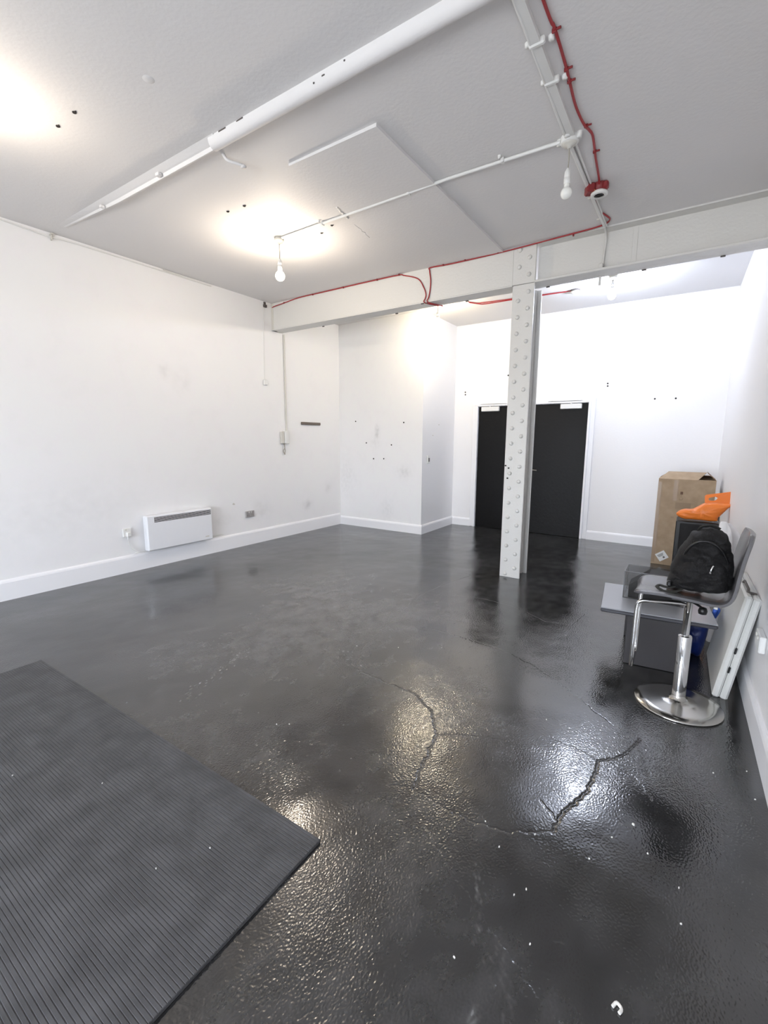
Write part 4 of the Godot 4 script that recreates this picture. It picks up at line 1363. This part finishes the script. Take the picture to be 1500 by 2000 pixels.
	m.tube(smooth([Vector3(0.055, 0.590, -2.83), Vector3(-0.02, 0.597, -2.79), Vector3(-0.10, 0.600, -2.745), Vector3(-0.145, 0.594, fz0), Vector3(-0.162, 0.565, fz0), Vector3(-0.165, 0.45, fz0), Vector3(-0.166, 0.30, fz0), Vector3(-0.167, 0.235, fz0 - 0.004), Vector3(-0.167, 0.208, fz0 - 0.025), Vector3(-0.167, 0.205, fz0 - 0.06), Vector3(-0.167, 0.205, fz1 + 0.06), Vector3(-0.167, 0.208, fz1 + 0.025), Vector3(-0.167, 0.235, fz1 + 0.004), Vector3(-0.166, 0.30, fz1), Vector3(-0.165, 0.45, fz1), Vector3(-0.162, 0.565, fz1), Vector3(-0.145, 0.594, fz1), Vector3(-0.10, 0.600, fz1 + 0.01), Vector3(-0.02, 0.597, -2.93), Vector3(0.055, 0.590, -2.895)], 5), 0.0105, 10)
	part("footrest", m, M.chrome, t)
	# moulded seat shell
	var prof := smooth([Vector2(-0.180, 0.634), Vector2(-0.170, 0.650), Vector2(-0.135, 0.660), Vector2(-0.04, 0.664), Vector2(0.07, 0.658), Vector2(0.15, 0.651), Vector2(0.198, 0.655), Vector2(0.228, 0.680), Vector2(0.242, 0.730), Vector2(0.250, 0.81), Vector2(0.262, 0.90), Vector2(0.278, 0.985), Vector2(0.284, 1.008)], 5)
	var lens := [0.0]
	for k in range(1, prof.size()):
		lens.append(lens[-1] + prof[k].distance_to(prof[k - 1]))
	var total: float = lens[-1]
	var top := []
	var bot := []
	var nz := 18
	for k in prof.size():
		var tg: Vector2 = (prof[mini(k + 1, prof.size() - 1)] - prof[maxi(k - 1, 0)]).normalized()
		var nr := Vector2(-tg.y, tg.x)
		var e: float = minf(lens[k], total - lens[k])
		var hw := 0.182
		var rr := 0.07
		if e < rr:
			hw = 0.182 - rr + sqrt(maxf(0.0, rr * rr - (rr - e) * (rr - e)))
		var a := []
		var b := []
		var isback: float = smoothstep(0.66, 0.80, prof[k].y)
		for j in nz + 1:
			var v := lerpf(-1.0, 1.0, float(j) / nz)
			var curve := v * v * (0.010 + 0.0 * isback)
			var edge: float = pow(absf(v), 12.0)
			var p: Vector2 = prof[k] + nr * (curve - edge * 0.006)
			var p2: Vector2 = prof[k] + nr * (curve - 0.024 + edge * 0.006)
			a.append(Vector3(p.x, p.y, -2.862 + v * hw))
			b.append(Vector3(p2.x, p2.y, -2.862 + v * hw * 0.995))
		top.append(a)
		bot.append(b)
	m = MB.new()
	m.grid(top, 1, true)
	m.grid(bot, 2, false)
	for k in prof.size() - 1:
		m.quad(top[k][nz], bot[k][nz], bot[k + 1][nz], top[k + 1][nz], 3)
		m.quad(bot[k][0], top[k][0], top[k + 1][0], bot[k + 1][0], 3)
	for j in nz:
		m.quad(top[0][j], bot[0][j], bot[0][j + 1], top[0][j + 1], 4)
		m.quad(bot[-1][j], top[-1][j], top[-1][j + 1], bot[-1][j + 1], 4)
	part("seat", m, M.seat_grey, t)

	# backpack on the seat
	var pz := -2.86
	t = thing("backpack", "black fabric backpack sitting upright on the bar stool seat", "backpack", Vector3(0.11, 0.665, pz))
	m = MB.new()
	pillow(m, [Vector2(-0.020, 0.672), Vector2(-0.036, 0.705), Vector2(-0.030, 0.76), Vector2(-0.018, 0.82), Vector2(0.010, 0.905), Vector2(0.045, 0.970), Vector2(0.092, 0.998), Vector2(0.150, 1.008), Vector2(0.188, 0.985), Vector2(0.215, 0.925), Vector2(0.236, 0.86), Vector2(0.244, 0.78), Vector2(0.236, 0.715), Vector2(0.215, 0.678), Vector2(0.15, 0.666), Vector2(0.07, 0.668)], pz, 0.118, 0.110, 2.5, 0.034, 3, 8, Vector2.ZERO, 30)
	part("body", m, M.pack_black, t)
	m = MB.new()
	pillow(m, [Vector2(0.0, 0.690), Vector2(-0.004, 0.76), Vector2(0.03, 0.835), Vector2(0.085, 0.872), Vector2(0.15, 0.872), Vector2(0.198, 0.84), Vector2(0.218, 0.77), Vector2(0.205, 0.695), Vector2(0.10, 0.682)], pz + 0.075, 0.070, 0.01, 2.3, 0.024, 23, 8, Vector2.ZERO, 24)
	var fp := part("front_pocket", m, M.pack_black, t)
	m = MB.new()
	var arc := []
	for k in 25:
		var an := lerpf(0.15, PI - 0.1, k / 24.0)
		arc.append(Vector3(0.118 + cos(an) * 0.098 - 0.012 * sin(an), 0.80 + sin(an) * 0.155, pz + 0.075 + 0.048 * sin(an) - 0.004))
	m.tube(arc, 0.006, 6, true)
	part("zip_line", m, M.black_plastic, t)
	m = MB.new()
	m.tube(smooth([Vector3(0.148, 0.842, pz + 0.150), Vector3(0.142, 0.826, pz + 0.155), Vector3(0.140, 0.815, pz + 0.155)], 3), 0.0042, 6)
	m.box(Vector3(0.139, 0.806, pz + 0.155), Vector3(0.010, 0.012, 0.005), 0.002)
	part("zip_pull", m, M.chrome, fp)
	m = MB.new()
	m.tube(smooth([Vector3(0.075, 0.985, pz - 0.01), Vector3(0.09, 1.012, pz + 0.01), Vector3(0.13, 1.022, pz + 0.012), Vector3(0.165, 1.005, pz)], 5), 0.009, 8, true, 0.5)
	part("grab_handle", m, M.webbing, t)
	m = MB.new()
	m.tube(smooth([Vector3(0.04, 0.70, pz + 0.10), Vector3(0.005, 0.677, pz + 0.13), Vector3(-0.045, 0.672, pz + 0.135), Vector3(-0.078, 0.680, pz + 0.11), Vector3(-0.070, 0.686, pz + 0.085), Vector3(-0.03, 0.684, pz + 0.09), Vector3(0.02, 0.70, pz + 0.08)], 6), 0.010, 8, true, 0.5)
	m.tube(smooth([Vector3(-0.055, 0.672, pz + 0.13), Vector3(-0.02, 0.669, pz + 0.15), Vector3(0.03, 0.671, pz + 0.145)], 5), 0.006, 6, true, 0.6)
	part("shoulder_strap", m, M.webbing, t)
	m = MB.new()
	m.box(Vector3(-0.028, 0.706, pz + 0.09), Vector3(0.022, 0.028, 0.03), 0.006)
	part("side_buckle", m, M.black_plastic, t)

func build_floor_things() -> void:
	# ribbed rubber mat
	var t := thing("rubber_mat", "large grey ribbed rubber mat on the floor, lower left", "mat", Vector3(-2.2, 0, -0.4))
	var m := MB.new()
	var mx0 := -3.415
	var mx1 := -0.990
	var mz0 := -1.078
	var mz1 := 0.26
	m.box(Vector3((mx0 + mx1) / 2, 0.0066, (mz0 + mz1) / 2), Vector3(mx1 - mx0, 0.0116, mz1 - mz0), 0.001)
	part("backing", m, M.rubber, t)
	m = MB.new()
	var L := mx1 - mx0
	m.hexa([Vector3(0, 0, 0.0058), Vector3(L, 0, 0.0058), Vector3(L, 0, -0.0058), Vector3(0, 0, -0.0058), Vector3(0.001, 0.0018, 0.0044), Vector3(L - 0.001, 0.0018, 0.0044), Vector3(L - 0.001, 0.0018, -0.0044), Vector3(0.001, 0.0018, -0.0044)])
	var rib := m.done()
	rib.surface_set_material(0, M.rubber)
	var n := int((mz1 - mz0 - 0.01) / 0.0125)
	for k in n:
		inst("rib", rib, Vector3(mx0, 0.0124, mz0 + 0.007 + 0.0125 * k), t, k)
	# flecks of paint and plaster
	var curl := MB.new()
	curl.tube(smooth([Vector3(-0.010, 0.004, 0.004), Vector3(-0.002, 0.006, -0.009), Vector3(0.010, 0.005, -0.002), Vector3(0.006, 0.005, 0.011)], 4), 0.0042, 7)
	var fl := func(px: Vector3, label: String, grp: String, sz: float) -> void:
		var mb := MB.new()
		var a0 := rng.randf() * TAU
		var poly := []
		for k in 6:
			var an := a0 + TAU * k / 6.0
			poly.append(Vector2(cos(an), sin(an) * 0.65).rotated(a0) * sz * rng.randf_range(0.7, 1.2))
		mb.prism(poly, func(p: Vector2) -> Vector3: return px + Vector3(p.x, 0.0004, -p.y), func(p: Vector2) -> Vector3: return px + Vector3(p.x * 0.8, 0.003 + sz * 0.25, -p.y * 0.8))
		single("paint_fleck", mb, M.paint_fleck, label, "fleck", px, grp)
	single("paint_curl", curl, M.paint_fleck, "small white curled paint shaving on the floor, lowest in the picture", "fleck", Vector3.ZERO)
	var o: Node3D = get_node("paint_curl")
	o.position = FLECKS[0]
	fl.call(FLECKS[1], "white paint flake on the floor below the big right-hand crack", "", 0.0075)
	for k in range(2, FLECKS.size()):
		fl.call(FLECKS[k], FLECK_LABELS[k], "paint flecks on the floor" if FLECKS[k].y < 0.001 else "paint flecks on the mat", 0.0038)

const FLECK_LABELS := ["",
	"",
	"white fleck on dark floor, left of the lowest curled shaving",
	"white fleck at the head of the pale scuff on the right",
	"white fleck on dark floor, just above the pale right scuff",
	"larger white fleck at the pale streak below the big crack",
	"white fleck just left of its partner on the pale streak",
	"white fleck on dark floor, low and left of the flake",
	"white fleck on floor, left below the big crack's foot",
	"white fleck on floor, between the two floor highlights' lower ends",
	"white fleck on floor near the right skirting, rightmost of two",
	"white fleck on floor below the chrome stool base",
	"white fleck on dark floor below the warm highlight's rough patch",
	"white fleck on floor, below and right of the big crack",
	"white fleck on floor straight below the white flake",
	"white fleck on floor above the mat, right one of a close pair",
	"white fleck on floor above the mat, left one of a close pair",
	"white fleck on dark floor near the bottom, under the pale streak",
	"white fleck on floor closest to the right skirting board",
	"white fleck on floor above the cool highlight on the big crack",
	"white fleck on floor mid-room, right one of two near the column crack",
	"white fleck on floor mid-room, left one of two near the column crack",
	"white fleck in the middle of the ribbed mat",
	"white fleck on the ribbed mat by the photo's left edge",
	"white fleck on the ribbed mat's left part, towards the heater",
	"white fleck on the ribbed mat near its far edge and corner"]
const FLECKS := [Vector3(-0.026, 0.0000, -1.135), Vector3(-0.050, 0.0000, -1.804), Vector3(-0.426, 0.0000, -1.008), Vector3(0.108, 0.0000, -1.475), Vector3(0.100, 0.0000, -1.605), Vector3(-0.315, 0.0000, -1.321), Vector3(-0.342, 0.0000, -1.280), Vector3(-0.110, 0.0000, -1.695), Vector3(-0.350, 0.0000, -1.549), Vector3(-0.525, 0.0000, -1.501), Vector3(0.339, 0.0000, -2.407), Vector3(0.215, 0.0000, -2.312), Vector3(-0.443, 0.0000, -1.424), Vector3(-0.164, 0.0000, -1.554), Vector3(0.005, 0.0000, -1.692), Vector3(-1.588, 0.0000, -1.512), Vector3(-1.642, 0.0000, -1.475), Vector3(-0.257, 0.0000, -1.162), Vector3(0.352, 0.0000, -2.223), Vector3(-0.499, 0.0000, -2.296), Vector3(-1.587, 0.0000, -2.571), Vector3(-1.843, 0.0000, -2.425), Vector3(-1.371, 0.0158, -0.679), Vector3(-2.296, 0.0158, -0.574), Vector3(-1.930, 0.0158, -0.767), Vector3(-1.288, 0.0158, -0.829)]
